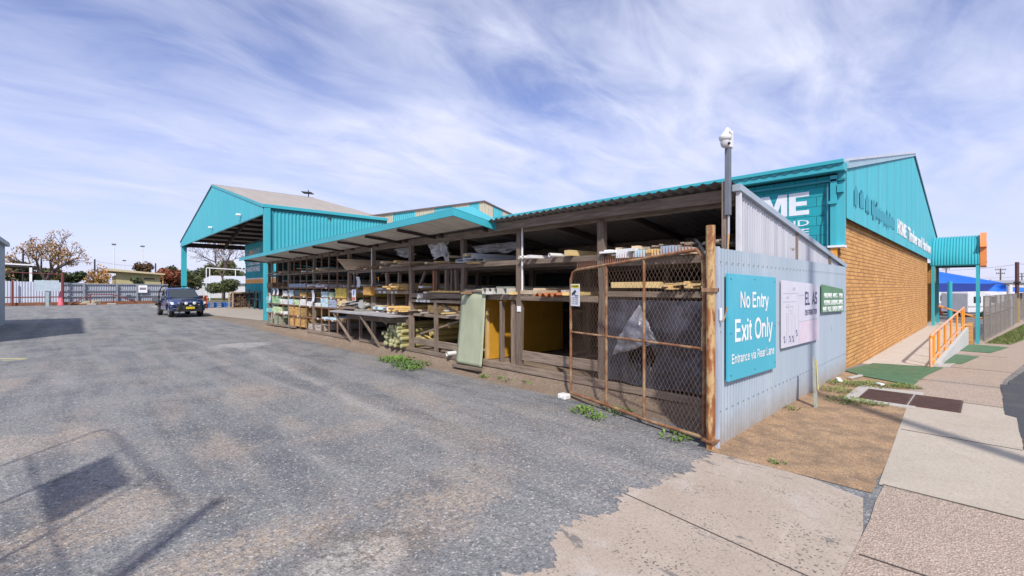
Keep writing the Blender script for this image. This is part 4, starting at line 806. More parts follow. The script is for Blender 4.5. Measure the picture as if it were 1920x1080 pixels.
WHT, PBL, GRB, TBL, GRN, LGR, TAN, YEL, OCH, BRN, ORG, GGR, GRY = (.62, .63, .66), (.42, .55, .66), (.27, .33, .42), (.22, .45, .46), (.27, .43, .25), (.42, .53, .32), (.58, .43, .20), (.60, .46, .10), (.45, .30, .10), (.25, .16, .09), (.45, .27, .09), (.24, .29, .22), (.34, .31, .28)
P = [
 (18.5, 19.2, S4, 1.37, 'sea_blue', TBL, 'sea-blue ended boards at the far end of the third shelf, beside the teal post'),
 (17.45, 18.45, S4, 1.38, 'green', GRN, 'large block of green-ended boards beside the sea-blue ones'),
 (16.56, 17.40, S4, 1.26, 'white', WHT, 'white primed boards to the right of the large green-ended block'),
 (15.90, 16.40, S4, 1.28, 'pale_blue', PBL, 'white-blue boards just left of a light green narrow stack'),
 (15.25, 15.80, S4, 1.27, 'light_green', LGR, 'narrow light green stack in the middle of the grid, third shelf up'),
 (14.65, 15.15, S4, 1.30, 'white', WHT, 'white boards right of the narrow light green stack'),
 (14.02, 14.52, S4, 1.23, 'white', WHT, 'low white boards just left of the thick grid post'),
 (13.33, 13.85, S4, 1.20, 'white', WHT, 'lowest white boards just right of the thick grid post'),
 (12.68, 13.25, S4, 1.37, 'powder_blue', PBL, 'powder-blue wide boards below the pale blue pack'),
 (12.05, 12.58, S4, 1.34, 'grey_blue', GRB, 'grey-blue boards between the powder-blue and the tan packs'),
 (11.32, 11.92, S4, 1.36, 'tan', TAN, 'tan boards directly below the bright yellow pack'),
 (11.32, 12.10, S3, 1.69, 'yellow', YEL, 'bright yellow treated boards on the grid, next to the timber post'),
 (12.68, 13.20, S3, 1.58, 'pale_blue', PBL, 'pale blue-ended boards left of a small green pack'),
 (12.25, 12.57, S3, 1.56, 'light_green', LGR, 'small green pack between the pale blue and the yellow packs'),
 (14.64, 15.15, S3, 1.55, 'ochre', OCH, 'ochre boards in the middle of the fourth shelf'),
 (15.92, 16.38, S3, 1.63, 'pale_blue', PBL, 'tall light-blue boards next to the white stack, fourth shelf'),
 (16.56, 17.06, S3, 1.60, 'white', WHT, 'white stack on the fourth shelf, left of the tall light-blue boards'),
 (17.8, 18.36, S3, 1.52, 'brown', BRN, 'dark brown boards behind the hanging paper strips, fourth shelf'),
 (18.45, 19.1, S2, 1.93, 'brown', BRN, 'brown boards on the fifth shelf above the hanging paper strips'),
 (14.65, 16.40, S2, 1.86, 'grey_blue', GRB, 'long low run of grey-blue boards on the fifth shelf'),
 (13.0, 14.5, S2, 1.82, 'lilac_white', (.50, .49, .56), 'low lilac-white boards on the fifth shelf right of the grey-blue run'),
 (18.45, 19.15, S5, .86, 'sea_blue', TBL, 'small sea-blue pack on the second shelf at the far end'),
 (17.5, 18.36, S5, .94, 'light_green', LGR, 'yellow-green boards on the second shelf next to the small sea-blue pack'),
 (16.6, 17.4, S5, .78, 'white', WHT, 'thin layer of white boards on the second shelf'),
 (15.25, 16.36, S5, 1.0, 'orange', ORG, 'upper of the two orange-brown sawn packs'),
 (14.65, 15.15, S5, .98, 'deep_ochre', (.30, .20, .07), 'dark ochre boards on the second shelf beside the orange-brown pack'),
 (14.9, 16.36, S6 + .05, .66, 'orange', ORG, 'lowest and largest orange-brown sawn pack, on the ground under the grid'),
 (14.62, 14.86, S6 + .05, .62, 'deep_ochre', (.30, .20, .07), 'dark narrow stack on the ground against the orange-brown pack'),
 (17.6, 18.35, S6, .60, 'grey_green', GGR, 'grey-green boards standing on the ground at the far bay'),
 (18.45, 19.15, S6, .42, 'grey_green', GGR, 'low flat grey-green boards on the ground by the teal post'),
 (12.05, 13.15, S5, .75, 'powder_blue', PBL, 'single pale blue layer on the second shelf near the workbench'),
 (11.32, 11.92, S5, .76, 'brown', BRN, 'thin brown boards on the second shelf next to the workbench'),
 (13.3, 14.5, S6 + .03, .45, 'grey', GRY, 'old grey boards on the ground in front of the thick grid post'),
]
for y0, y1, z0, z1, cn_, c, lab in P:
    pack(y0, y1, z0, z1, cn_, c, lab, x=.93 if z0 > .3 else .98, bw=.10, bh=.05, nmax=40)
pack(13.35, 14.5, S1, 2.42, 'blue_top', (.10, .33, .42), 'teal blue packet on the top shelf of the grid', x=1.3, nmax=20)
for i, (y, x, z, ln) in enumerate([(17.4, .8, 2.26, 1.6), (17.9, .7, 2.28, 1.9), (16.7, .85, 2.27, 2.4), (18.3, .75, 2.30, 1.4), (17.1, .8, 2.30, 2.0), (15.0, .9, 1.95, 2.6), (13.9, .9, 1.96, 2.2), (16.8, .85, 1.97, 2.4)]):
    single(MB().beam((x, y, z), (x + ln, y - .35, z + .03), .09, .025), 'loose_board', bmat('grey', GRY), ['lowest', 'leftmost', 'longest grey', 'outermost', 'topmost', 'thin upper', 'rightmost thin', 'middle thin'][i] + ' loose weathered board lying across the upper grid shelves', 'board', (x, y, z), 'loose boards on the upper shelves')
# near bays
MBx = MB()
sl_ = thing('flared_slat_stack', 'stack of long pale boards fanned outward on the top shelf above the workbench', 'board stack', (2, 10.4, 2.24), None)
for k in range(9):
    a = k / 8; MB().beam((.72 - .10 * a, 11.05 + .04 * k - .2, 2.245 + .036 * k), (3.6, 9.6 + .05 * k, 2.245 + .03 * k), .16, .028).build('board', bmat('pale_weathered', (.55, .43, .29)), sl_)
for k in range(5): MB().beam((.80, 10.3 - .2 * k, 2.24 + .03 * (k % 3)), (2.8, 9.9 - .2 * k, 2.25 + .03 * (k % 3)), .12, .03).build('board', bmat('brown', BRN), sl_)
pack(8.05, 8.95, 2.22, 2.26, 'weathered', (.20, .16, .12), 'flat dark boards on the top shelf behind the flared stack', nmax=10)
lp = thing('long_plank_bundle', 'three long grey planks poking out of the top shelf over the meter box bay', 'board stack', (2, 7.3, 2.22))
for k in range(3): MB().beam((.55 + .1 * k, 7.85 - .13 * k, 2.24 + .035 * k), (3.9, 6.9 - .1 * k, 2.24 + .035 * k), .17, .033).build('board', bmat('grey_brown', (.28, .23, .18)), lp)
def profile(y, z, w_, h, x0, x1, name, m, lab, cat, dy=-.2, group=None):
    mb = MB(); t_ = .006
    mb.beam((x0, y, z + t_), (x1, y + dy, z + t_), w_, t_ * 2); 
    for s in (-1, 1): mb.beam((x0, y + s * w_ / 2, z + h / 2), (x1, y + s * w_ / 2 + dy, z + h / 2), t_ * 2, h)
    mb.beam((x0 + .01, y, z + h), (x1, y + dy, z + h), w_ * .8, t_); return single(mb, name, m, lab, cat, (x0, y, z), group)
alu = mat('pale_gutter', (.58, .62, .68), .4, .3, .08, 3)
profile(5.25, 2.285, .28, .11, .78, 4.6, 'gutter_length', alu, 'upper long white gutter length on the top shelf by the green sheet', 'gutter')
profile(5.45, 2.22, .26, .06, .74, 4.2, 'gutter_length', alu, 'lower long white gutter length lying left under the other one', 'gutter')
profile(5.0, 2.22, .22, .06, .90, 4.2, 'gutter_length', mat('dull_gutter', (.35, .33, .30), .6), 'dull grey gutter length tucked at the right of the white ones', 'gutter')
profile(5.15, 2.19, .18, .03, .76, 3, 'price_strip_board', bmat('tan', TAN), 'short pale board end below the white gutters', 'board')
prf = mat('cream_profile', (.50, .49, .44), .5, 0, .1, 4)
for i, (y, z, l) in enumerate([(4.78, 1.585, 'leftmost'), (4.62, 1.585, 'second'), (4.46, 1.585, 'third'), (4.2, 1.585, 'rightmost')]):
    profile(y, z, .12, .11, .82, 4.4, 'steel_profile', prf, l + ' of four cream folded steel channels above the orange panel', 'steel channel', -.3, 'cream steel channels on the second shelf')
single(MB().beam((.95, 4.45, 1.715), (4.4, 3.9, 1.73), .30, .02), 'cover_sheet', mat('green_grey_sheet', (.30, .33, .27), .6), 'green-grey flat sheet lying on the cream channels', 'sheet', (1, 4.4, 1.71))
pack(3.3, 3.9, 1.585, 1.66, 'tan_grey', (.40, .32, .22), 'tan boards lying right of the cream channels on the second shelf', nmax=10)
for i, (y, l) in enumerate([(3.25, 'left'), (2.98, 'right')]):
    mb = MB().sheet((.72, y - .13, 1.585), YP, Vector((3, -.2, .05)).normalized(), ZP, .26, 0, 2.6, .13, .03, 8)
    single(mb, 'ridge_tile_strip', mat('terracotta_metal', (.38, .13, .055), .6, 0, .2, 5), l + ' rust-red curved metal strip sticking out beside the gate', 'metal strip', (.72, y, 1.585), 'rust-red metal strips', smooth=True)
pv = mat('pvc_white', (.66, .66, .64), .35, 0, .05, 4)
def pipe(p, q, r_, lab, m=None, name='pvc_pipe', group=None, cat='pipe'):
    p, q = Vector(p), Vector(q); mb = MB().tube([p, q], r_, 16, cap=False); mb.tube([p, q], r_ * .86, 16, cap=False)
    n = 16; mb.f += []  # rim
    for k in range(n): mb.f.append((k, (k + 1) % n, 2 * n + (k + 1) % n, 2 * n + k))
    return single(mb, name, m or pv, lab, cat, p, group, smooth=True)
pipe((.85, 3.85, 2.25), (3.2, 3.3, 2.25), .028, 'thin white pipe on the top shelf right of the conduit post')
pipe((.82, 3.72, 2.245), (3.2, 3.0, 2.245), .03, 'second thin white pipe lying beside the first, nearer the gate')
pipe((.80, 3.08, 2.25), (3.6, 2.5, 2.25), .035, 'thick white pipe end on the top shelf above the gate edge')
pipe((.86, 7.22, 1.51), (2.6, 6.7, 1.51), .065, 'fat rolled white pipe on the little shelf with price tags')
pipe((.80, 5.98, .30), (1.4, 5.9, .30), .05, 'white pipe offcut lying on the ground beside the green sheet')
for i, (y, z, l) in enumerate([(8.2, 1.66, 'upper'), (8.0, 1.12, 'lower')]):
    t = thing('yellow_batten_bundle', l + ' bundle of thin yellow pine battens sticking out of the shelf', 'batten bundle', (2, y, z), 'bundles of yellow battens')
    for k in range(26):
        a, b_ = k % 9, k // 9; MB().beam((.60 + rr.uniform(0, .25), y - .30 + a * .07, z + .025 + b_ * .045), (3.9, y - .35 + a * .06, z + .025 + b_ * .045), .045, .035).build('batten', bmat('pine', (.62, .42, .16)), t)
pack(5.75, 6.9, 1.60, 1.64, 'pine', (.62, .42, .16), 'thin yellow pine layer on the shelf behind the studs', nmax=10)
pack(5.9, 7.2, 1.11, 1.30, 'pine', (.62, .42, .16), 'long yellow pine boards right of the centre post', x=1.1, nmax=30)
pack(9.0, 9.6, 1.12, 1.20, 'pale_blue', PBL, 'small pale blue packet on the shelf right of the drop saw', nmax=8)
pack(8.5, 8.9, 1.12, 1.21, 'lilac_white', (.50, .49, .56), 'small white-wrapped moulding packet right of the pale blue packet', nmax=8, bw=.06)
pack(9.1, 9.6, 1.66, 1.69, 'white', WHT, 'single white layer on the shelf right of the orange meter box', nmax=6)
pack(1.2, 1.98, 1.70, 1.79, 'tan', TAN, 'tan boards with a white label behind the gate', x=.94, bw=.3, bh=.09, nmax=4)
t = thing('splintered_offcuts', 'heap of splintered yellow offcuts on the shelf behind the gate', 'offcut heap', (1.5, .8, 1.66))
for k in range(34):
    y = .48 + rr.random() * .62; z = 1.68 + rr.random() * .10; MB().beam((.9 + rr.uniform(-.12, .15), y, z), (2.2, y + rr.uniform(-.2, .2), z + rr.uniform(-.01, .05)), rr.uniform(.03, .06), rr.uniform(.012, .03)).build('offcut', bmat('ochre_pale', (.55, .40, .20)), t)
for k, (y, z, w2, h, c, l) in enumerate([(2.75, 2.225, .12, .09, TAN, 'short tan block end on the top shelf left of the tall post'), (1.98, 2.225, .3, .03, WHT, 'flat white sheet end on the top shelf behind the gate'), (1.72, 2.14, .22, .13, WHT, 'white folded trim on the top shelf above the gate spikes'),
        (1.45, 2.14, .18, .10, PBL, 'light blue trim next to the white folded trim'), (1.25, 2.14, .16, .10, TAN, 'tan beam end on top shelf, middle of the gate'), (1.02, 2.14, .2, .13, GRB, 'grey-blue channel on the top shelf over the second gate upright'), (.8, 2.14, .14, .10, GRY, 'grey beam end on the top shelf near the gate hinge')]):
    mb = MB().beam((.86, y, z + h / 2), (3.8, y - .3, z + h / 2), w2, h); single(mb, 'stacked_length', bmat('tl%d' % k, c), l, 'timber length', (.86, y, z))
for k in range(14):
    y = .35 + rr.random() * .9; z = 2.27 + rr.random() * .04; single(MB().beam((.82 + rr.random() * .2, y, z), (3.0, y + rr.uniform(-.6, .3), z + rr.uniform(0, .12)), .05, .02), 'loose_board', bmat('grey_brown', (.28, .23, .18)), 'grey-brown loose batten in the untidy heap on the top shelf behind the gate spikes', 'board', (1, y, z), 'loose battens on the top shelf by the gate')
for k in range(150):
    z0_, ya, yb = rr.choice([(2.22, 2.4, 11), (2.22, 4.5, 11), (1.58, 2.4, 7.5), (1.645, 8, 11), (1.105, 5.9, 11), (1.735, 11.5, 18.8), (2.255, 11.5, 18.8), (2.145, .3, 2.0)])
    y = rr.uniform(ya, yb); x0 = rr.uniform(.9, 2.2) if k < 60 else rr.uniform(.72, 1.05); ln = rr.uniform(1.2, 3); w2 = rr.uniform(.05, .16); h2_ = rr.uniform(.015, .06); z = z0_ + h2_ / 2 + rr.choice((0, 0, .04, .08, .12))
    single(MB().beam((x0, y, z), (min(x0 + ln, 5), y + rr.uniform(-.25, .25), z + rr.uniform(0, .02)), w2, h2_), 'offcut_length', bmat(*rr.choice((('grey', GRY), ('grey_brown', (.28, .23, .18)), ('tan', TAN), ('brown', BRN), ('pale_weathered', (.55, .43, .29)), ('white', WHT), ('pine', (.62, .42, .16)), ('pale_weathered', (.55, .43, .29))))), 'odd length of old timber lying loose deep on the rack shelves', 'board', (x0, y, z), 'odd lengths lying loose on the rack')
for k in range(26):
    y = rr.uniform(.6, 11); x0 = rr.uniform(1.5, 4); single(MB().beam((x0, y, .26), (x0 + rr.uniform(.3, 1.2), y + rr.uniform(-.5, .5), .27), rr.uniform(.06, .2), .03), 'ground_offcut', bmat('grey_brown', (.28, .23, .18)), 'grey offcut lying on the dirt floor inside the open shed', 'board', (x0, y, .26), 'offcuts on the shed floor')
# treated pine logs
lg = mat('treated_log', (.40, .35, .15), .75, 0, .15, 3, stain=(.24, .28, .12), samt=.5, bump=.3, bscale=20, stretch=(.5, 5, 5), objvar=.15)
le = mat('log_end', (.40, .42, .24), .8, 0, .25, 9, stain=(.18, .2, .1), samt=.6)
k = 0
for row in range(7):
    cnt = (9, 8, 9, 8, 7, 5, 3)[row]
    for i in range(cnt):
        y = 7.86 + i * .112 + (.056 if row % 2 else 0) + (.05 * (row > 4)); z = .29 + row * .088; x0 = .80 + rr.uniform(-.05, .08)
        t = thing('pine_log', 'green-tinted round treated pine log, end on, in the heap under the workbench', 'log', (x0, y, z), 'treated pine logs heaped under the bench')
        MB().tube([(x0, y, z), (x0 + 3.2, y, z)], .052, 10).build('stem', lg, t, True); MB().tube([(x0 - .012, y, z), (x0 + .002, y, z)], .040, 10, r1=.051).build('end_grain', le, t)
for i, (y, z, x0, l) in enumerate([(7.3, .48, 1.02, 'lowest'), (7.2, .62, 1.2, 'middle'), (7.0, .80, 1.25, 'upper'), (6.6, .84, 1.3, 'rear')]):
    t = thing('long_log', l + ' of the thick yellow logs lying right of the centre post', 'log', (x0, y, z), 'thick yellow logs')
    MB().tube([(x0, y, z), (x0 + 3.3, y - .3, z)], .07, 14).build('stem', mat('yellow_log', (.50, .38, .12), .7, 0, .15, 3, stain=(.3, .3, .12), samt=.5, stretch=(.5, 5, 5)), t, True)
# workbench
wb = thing('workbench', 'long narrow weathered workbench with slanting struts in front of the rack', 'workbench', (.65, 9.7, 0))
MB().prism([(.45, 7.75, 1.0), (1.0, 7.75, 1.0), (1.0, 11.3, 1.03), (.45, 11.3, 1.0)], (0, 0, .045)).build('bench_top', mat('grey_bench_top', (.36, .35, .36), .7, 0, .2, 3, stain=(.2, .18, .16), samt=.5, bump=.2), wb, bevel=.005)
MB().box(.92, 7.8, .80, .96, 11.2, .98).build('apron_board', H_, wb)
for y in (11.05, 9.35): MB().beam((.50, y + .05, .98), (.93, y - .25, .10), .05, .07).build('strut', W_, wb)
for y in (10.35, 8.25): MB().beam((.95, y, .2), (.95, y, 1.0), .07, .06).build('leg', W_, wb)
MB().beam((.55, 8.5, .98), (.72, 8.42, .80), .05, .05).build('bracket', W_, wb)
lc = thing('notice_papers', 'untidy pile of white papers and offcuts on the bench shelf', 'paper pile', (.9, 10.8, 1.16))
for k in range(12):
    y = 10.25 + rr.random() * 1.0; z = 1.19 + k * .010; MB().beam((.62 + rr.random() * .2, y, z), (1.1, y + rr.uniform(-.2, .2), z + .004), .22, .005).build('sheet', mat('paper_white', (.58, .58, .58), .8), lc)
MB().box(.66, 10.25, 1.11, 1.25, 11.2, 1.17).build('shelf_board', W_, lc)
sw = thing('drop_saw', 'dusty grey drop saw with a round blade guard standing at the bench', 'saw', (.85, 10.0, 1.07))
gy = mat('saw_grey', (.30, .30, .27), .6, .2, .2, 9)
MB().box(.70, 9.85, 1.06, 1.0, 10.22, 1.11).build('base', gy, sw, bevel=.01)
MB().tube([(.80, 9.98, 1.24), (.86, 10.0, 1.24)], .135, 24).build('blade_guard', gy, sw, True)
MB().tube([(.78, 9.97, 1.24), (.80, 9.98, 1.24)], .10, 20).build('blade', mat('blade_steel', (.45, .45, .43), .4, .5), sw, True)
MB().tube([(.86, 9.9, 1.22), (1.0, 9.85, 1.25)], .055, 12).build('motor', gy, sw, True)
MB().tube([(.84, 9.92, 1.30), (.80, 9.84, 1.42), (.78, 9.82, 1.50)], .018, 8).build('handle', black(), sw, True)
mx = thing('meter_box', 'orange-brown wooden switch box mounted on a post above the bench', 'switch box', (.88, 9.65, 1.5))
MB().box(.80, 9.47, 1.50, .94, 9.88, 1.74).build('box', mat('orange_ply', (.50, .27, .06), .6, 0, .15, 6), mx, bevel=.006); MB().box(.788, 9.52, 1.52, .80, 9.83, 1.72).build('door', mat('orange_ply_door', (.56, .31, .08), .6), mx); MB().box(.778, 9.55, 1.60, .788, 9.58, 1.64).build('knob', black(), mx)
pp = white()
for i, (y, z0, z1, l) in enumerate([(10.22, 1.72, 2.02, 'blank paper notice hanging left of the orange switch box'), (17.85, 1.42, 1.68, 'left of two white paper strips on the far grid shelf'), (17.35, 1.42, 1.68, 'right of two white paper strips on the far grid shelf'), (13.62, 1.24, 1.62, 'white paper strip hanging by the thick grid post'), (18.35, 1.18, 1.50, 'lowest white paper strip, nearest the teal post')]):
    mb = MB().grid(lambda u, v: (.86 + .03 * math.sin(v * 3) , y + u * .20 + .05 * v, z0 + (z1 - z0) * v), 3, 6); single(mb, 'paper_strip', mat('paper_bluish', (.60, .63, .70), .7), l, 'paper notice', (.86, y, z0), 'paper strips hanging from the rack', thick=.002)
t = thing('price_poster', 'narrow poster with a blue picture and a red band hanging above the bench', 'poster', (.80, 10.44, 1.34))
MB().box(.795, 10.33, 1.34, .80, 10.58, 1.66).build('paper', mat('paper_bluish', (.60, .63, .70)), t); MB().box(.790, 10.35, 1.36, .795, 10.56, 1.44).build('red_band', mat('poster_red', (.50, .14, .08)), t); MB().prism([(.790, 10.44, 1.48), (.790, 10.52, 1.52), (.790, 10.47, 1.64), (.790, 10.39, 1.62)], (.005, 0, 0)).build('picture', mat('poster_blue', (.08, .20, .55)), t)
tg = MB()
for y, z in [(10.9, 1.59), (10.15, 1.59), (9.2, 1.59), (8.95, 1.59), (8.55, 1.59), (8.35, 1.59), (9.35, 1.05), (9.0, 1.05), (8.75, 1.05), (8.5, 1.05), (7.35, 1.40), (7.2, 1.40), (7.05, 1.40), (6.9, 1.40), (14.8, 1.385), (12.8, 1.70), (12.4, 1.38), (16.2, 1.38), (17.1, 1.38), (15.2, 1.06), (14.2, 1.06), (16.9, .675), (18.1, .675), (15.4, .675), (13.5, .675), (12.9, .675), (12.3, .675)]:
    tg.box(XF - .062, y - .06, z - .03, XF - .056, y + .06, z + .03)
tag(tg.build('price_tag', mat('tag_white', (.6, .6, .6), .6), rk), 'white price tags', None, None, 'stuff')
# panel, sheets and tarp
op = thing('orange_form_panel', 'big orange plywood panel standing crosswise inside the near bay', 'plywood panel', (2.4, 5.0, .25))
MB().box(1.05, 5.0, .26, 3.45, 5.03, 1.46).build('panel', mat('form_ply', (.56, .29, .03), .5, 0, .12, 2, stain=(.4, .2, .05), samt=.4), op)
MB().box(1.05, 4.97, .28, 1.12, 5.0, 1.3).build('batten', mat('form_edge', (.62, .42, .18), .7), op)
gsn = thing('fibreglass_sheet', 'pale green translucent fibreglass sheet hanging down over the rack front', 'fibreglass sheet', (.85, 5.3, .1))
def gsf(u, v):
    y = 4.80 + u * .76 + (1 - v) * .08 * (u - .5) + .03 * (1 - v); z = .17 + v * 1.48
    return (.76 + .12 * v ** .7 + .015 * math.sin(u * 9) * v + .06 * (v > .96), y, z - .0 + .03 * math.sin(u * 5) * (v > .95))
M_fg = mat('green_fibreglass', (.42, .46, .32), .5, 0, .15, 3, stain=(.24, .26, .17), samt=.75, sscale=2.5, stretch=(1, 1, .4), trans=.15)
MB().grid(gsf, 10, 26).build('sheet', M_fg, gsn, True, thick=.004)
MB().beam((.72, 4.78, .13), (.74, 5.66, .11), .09, .05).build('weight_board', H_, gsn); MB().box(.87, 4.85, 1.62, .95, 5.5, 1.66).build('top_batten', H_, gsn)
tp = thing('black_plastic_sheet', 'torn black plastic sheet with a silvery flap stapled across the rack behind the gate', 'plastic sheet', (.93, 1.2, .3))
def tpf(u, v):
    y = .50 + u * 1.52; z = .31 + v * 1.22
    x = .925 + .014 * math.sin(u * 25 + v * 2) * (u > .6) + .03 * noise.noise((u * 6, v * 4, 1)) + .012 * noise.noise((u * 18 + v * 9, v * 10 - u * 8, 2)) - .05 * max(0, .5 - abs(u - .72) * 3) * (1 - v)
    return (x, y, z + .02 * math.sin(u * 9) * (1 - v))
M_pl = mat('black_plastic', (.034, .036, .05), .3, 0, .3, 3, spec=.6, stain=(.075, .078, .095), samt=.5, sscale=3, stretch=(1, 2, .5))
tpm = MB(); nu, nv = 56, 44
V_ = [tpf(i / nu, j / nv) for i in range(nu + 1) for j in range(nv + 1)]; F_ = []
for i in range(nu):
    for j in range(nv):
        u, v = (i + .5) / nu, (j + .5) / nv
        # a torn hole under the flap
        if abs(u - .60) < .13 * (1 - abs(v - .34) / .30) and .06 < v < .62: continue
        F_.append((i * (nv + 1) + j, (i + 1) * (nv + 1) + j, (i + 1) * (nv + 1) + j + 1, i * (nv + 1) + j + 1))
tpm.add(V_, F_).build('sheet', M_pl, tp, True)
def flap(u, v):
    a, b_, c = Vector((.90, 1.46, 1.46)), Vector((.72, 1.08, .96)), Vector((.80, 1.84, .72)); p = a + (b_ - a) * u * (1) + (c - a) * v * (1 - u)
    return tuple(p + Vector((.03 * noise.noise((u * 7, v * 7, 0)) - .09 * math.sin(math.pi * v) * (1 - u), 0, .03 * noise.noise((u * 9, v * 9, 5)))))
MB().grid(flap, 18, 18).build('flap', mat('silver_plastic', (.24, .24, .27), .3, .35, .35, 7, bump=1, bscale=11), tp, True)
for (y, z) in ((1.55, .9), (1.40, .85)):
    MB().grid(lambda u, v: (.93 + .05 * math.sin(u * 9 + v * 3) + .03 * noise.noise((u * 5, v * 6, y)), y + (u - .5) * .16 * (1 - .3 * v), z - v * .52), 12, 14).build('torn_strip', M_pl, tp, True)

# ------------------------------------------------------------------ entrance awning, ramp, rails
ea = thing('entrance_awning', 'teal barrel-vaulted entrance awning on slim teal posts with an orange light box end', 'awning', (28, -.9, -.5))
ac = 28.0; ar = 1.5
def arc(mb, r0, y0, y1, n=24, waves=True):
    cnt = 96; vs = []
    for i in range(cnt + 1):
        y = y0 + (y1 - y0) * i / cnt; rr_ = r0 + .022 * math.sin(2 * math.pi * (y - y0) / ((y1 - y0) / 16))
        for k in range(n + 1):
            a = math.pi * k / n; vs.append((ac - rr_ * math.cos(a), y, 2.86 + rr_ * math.sin(a)))
    return mb.add(vs, [(i * (n + 1) + k, (i + 1) * (n + 1) + k, (i + 1) * (n + 1) + k + 1, i * (n + 1) + k + 1) for i in range(cnt) for k in range(n)])
arc(MB(), ar, -1.72, .02).build('barrel_roof', teal(), ea, True)
for x in (ac - ar, ac + ar): MB().box(x - .04, -1.72, 2.80, x + .04, .0, 2.86).build('side_beam', MATS['dark_teal_trim'], ea)
for x in (ac - ar, ac + ar):
    for y in (-.08, -1.66): MB().box(x - .06, y - .06, -1.1, x + .06, y + .06, 2.80).build('post', teal(), ea)
ob = MB()
oc = [(ac - 1.45, 2.78), (ac + 1.45, 2.78), (ac + 1.45, 3.62), (ac + 1.62, 3.68), (ac + .8, 4.42), (ac - .8, 4.42), (ac - 1.62, 3.68), (ac - 1.45, 3.62)]
ob.prism([(x, -1.74, z) for x, z in oc], (0, -.22, 0)).build('orange_end_box', mat('end_box_orange', (.72, .24, .07), .5, 0, .06, 2), ea)
MB().box(ac - 1.2, -1.975, 3.0, ac + 1.2, -1.96, 3.9).build('end_panel', mat('end_panel', (.6, .5, .42), .4), ea)
rm = thing('access_ramp', 'pale concrete ramp with a rendered side wall running up beside the brick wall', 'ramp', (17, -.6, -.2))
mb = MB(); mb.prism([(8.75, .10, -.12), (25, .10, -.20), (30.4, .55, -.22), (30.4, -1.30, -.22), (24.8, -1.30, -.20), (9.3, -1.05, -.14)], (0, 0, -1.2))
mb = MB(); top = [(8.7, .10, zs(8.7) + .012), (9.9, .11, -.135), (25, .11, -.20), (30.4, .55, -.22), (30.4, -1.28, -.22), (24.8, -1.28, -.20), (10.3, -1.08, -.15), (9.2, -1.12, zs(9.2) + .012)]
bot = [(x, y, -1.3) for x, y, z in top]; n = len(top); mb.add(top + bot, [tuple(range(n - 1, -1, -1))] + [(i, (i + 1) % n, n + (i + 1) % n, n + i) for i in range(n)])
mb.build('ramp_slab', slab_mat('ramp_concrete', (.47, .42, .36), (.52, .47, .41), famt=.2, fs=30), rm)
MB().prism([(9.9, -1.08, -1.3), (24.6, -1.29, -1.3), (24.6, -1.29, -.10), (9.9, -1.08, -.10)], (0, -.10, 0)).build('side_wall', mat('render_grey', (.50, .50, .48), .85, 0, .08, 2, stain=(.36, .34, .3), samt=.4), rm)
MB().prism([(9.0, -1.12, -.115), (10.6, -1.15, -.19), (11.2, -1.42, -.215), (9.9, -1.36, -.155)], (0, 0, .01)).build('apron', MATS['concrete'] if 'concrete' in MATS else conc(), rm)
lw = thing('low_brick_wall', 'low tan brick wall below the entrance landing beside the front awning posts', 'brick wall', (26, -1.4, -1))
MB().box(24.72, -1.50, -1.2, 27.4, -1.30, -.02).build('wall', M_brick, lw)
hr = thing('orange_handrail', 'orange tubular handrail with seven uprights along the ramp edge', 'handrail', (15, -1.1, -.2))
A_, B_ = Vector((9.3, -1.07, 0)), Vector((24.3, -1.24, 0))
def hp(f, z): p = A_.lerp(B_, f); return (p.x, p.y, z)
op_ = orange()
tz = lambda f: .60 + .22 * f ** .9
MB().tube([hp(0, -.14), hp(0, .50), hp(.004, .57), hp(.02, .61), hp(.2, tz(.2)), hp(.5, tz(.5)), hp(1, tz(1))], .030, 10).build('rail', mat('rail_pink_worn', (.66, .36, .22), .5, 0, .1, 4), hr, True)
MB().tube([hp(.0, .0), hp(.15, .03), hp(.5, .03), hp(1, .02)], .022, 8).build('lower_rail', MATS['rail_pink_worn'], hr, True)
for f in (.002, .045, .14, .28, .45, .66, .9, 1.0):
    q = hp(f, 0); MB().tube([(q[0], q[1], -.18), (q[0], q[1], tz(f))], .032, 8).build('upright', op_, hr, True)
h2 = thing('sloping_handrail', 'second orange handrail slanting down behind the awning posts', 'handrail', (30, -1, .5))
MB().tube([(27.2, -.25, .78), (29.5, -1.62, .12), (30.2, -1.9, .12)], .04, 8).build('rail', op_, h2, True)
MB().tube([(29.4, -1.58, -1.05), (29.4, -1.58, .12)], .035, 8).build('upright', op_, h2, True)
tb = thing('teal_bollard_pole', 'single thick teal pole standing behind the ramp rail', 'pole', (38.6, -.2, -1.05))
MB().tube([(38.6, -.2, -1.05), (38.6, -.2, 2.15)], .13, 12).build('tube', teal(), tb, True)

# ------------------------------------------------------------------ right background
def C3(px, py, d):
    """scene point seen at (px,py) of the 1920-wide photograph, d metres ahead: used only to place real things at their distance"""
    v = CAM + RT * ((px - 960) / 853 * d) + FW * d; return Vector((v.x, v.y, 1.7 + (540 - py) / 853 * d))
blue1 = mat('sail_blue', (.012, .14, .66), .7, 0, .06, 2); blue2 = mat('sail_blue_shaded', (.008, .03, .20), .8, 0, .1, 2)  # second blue is the sail's shaded underside, put into the colour
def sail(name, lab, tris, m2=None):
    t = thing(name, lab, 'shade sail', tris[0][0][0])
    for pts_, m_ in tris:
        a, b_, c, d = [Vector(p) for p in pts_]
        ce = (a + b_ + c + d) / 4
        def fn(u, v):
            p = (a.lerp(b_, u)).lerp(d.lerp(c, u), v); s = 4 * u * (1 - u) * .12
            q = p.lerp(ce, .0); q.z -= (4 * v * (1 - v)) * .18 * math.sin(math.pi * u); return tuple(q)
        MB().grid(fn, 12, 8).build('cloth', m_, t, True, thick=.01)
    return t
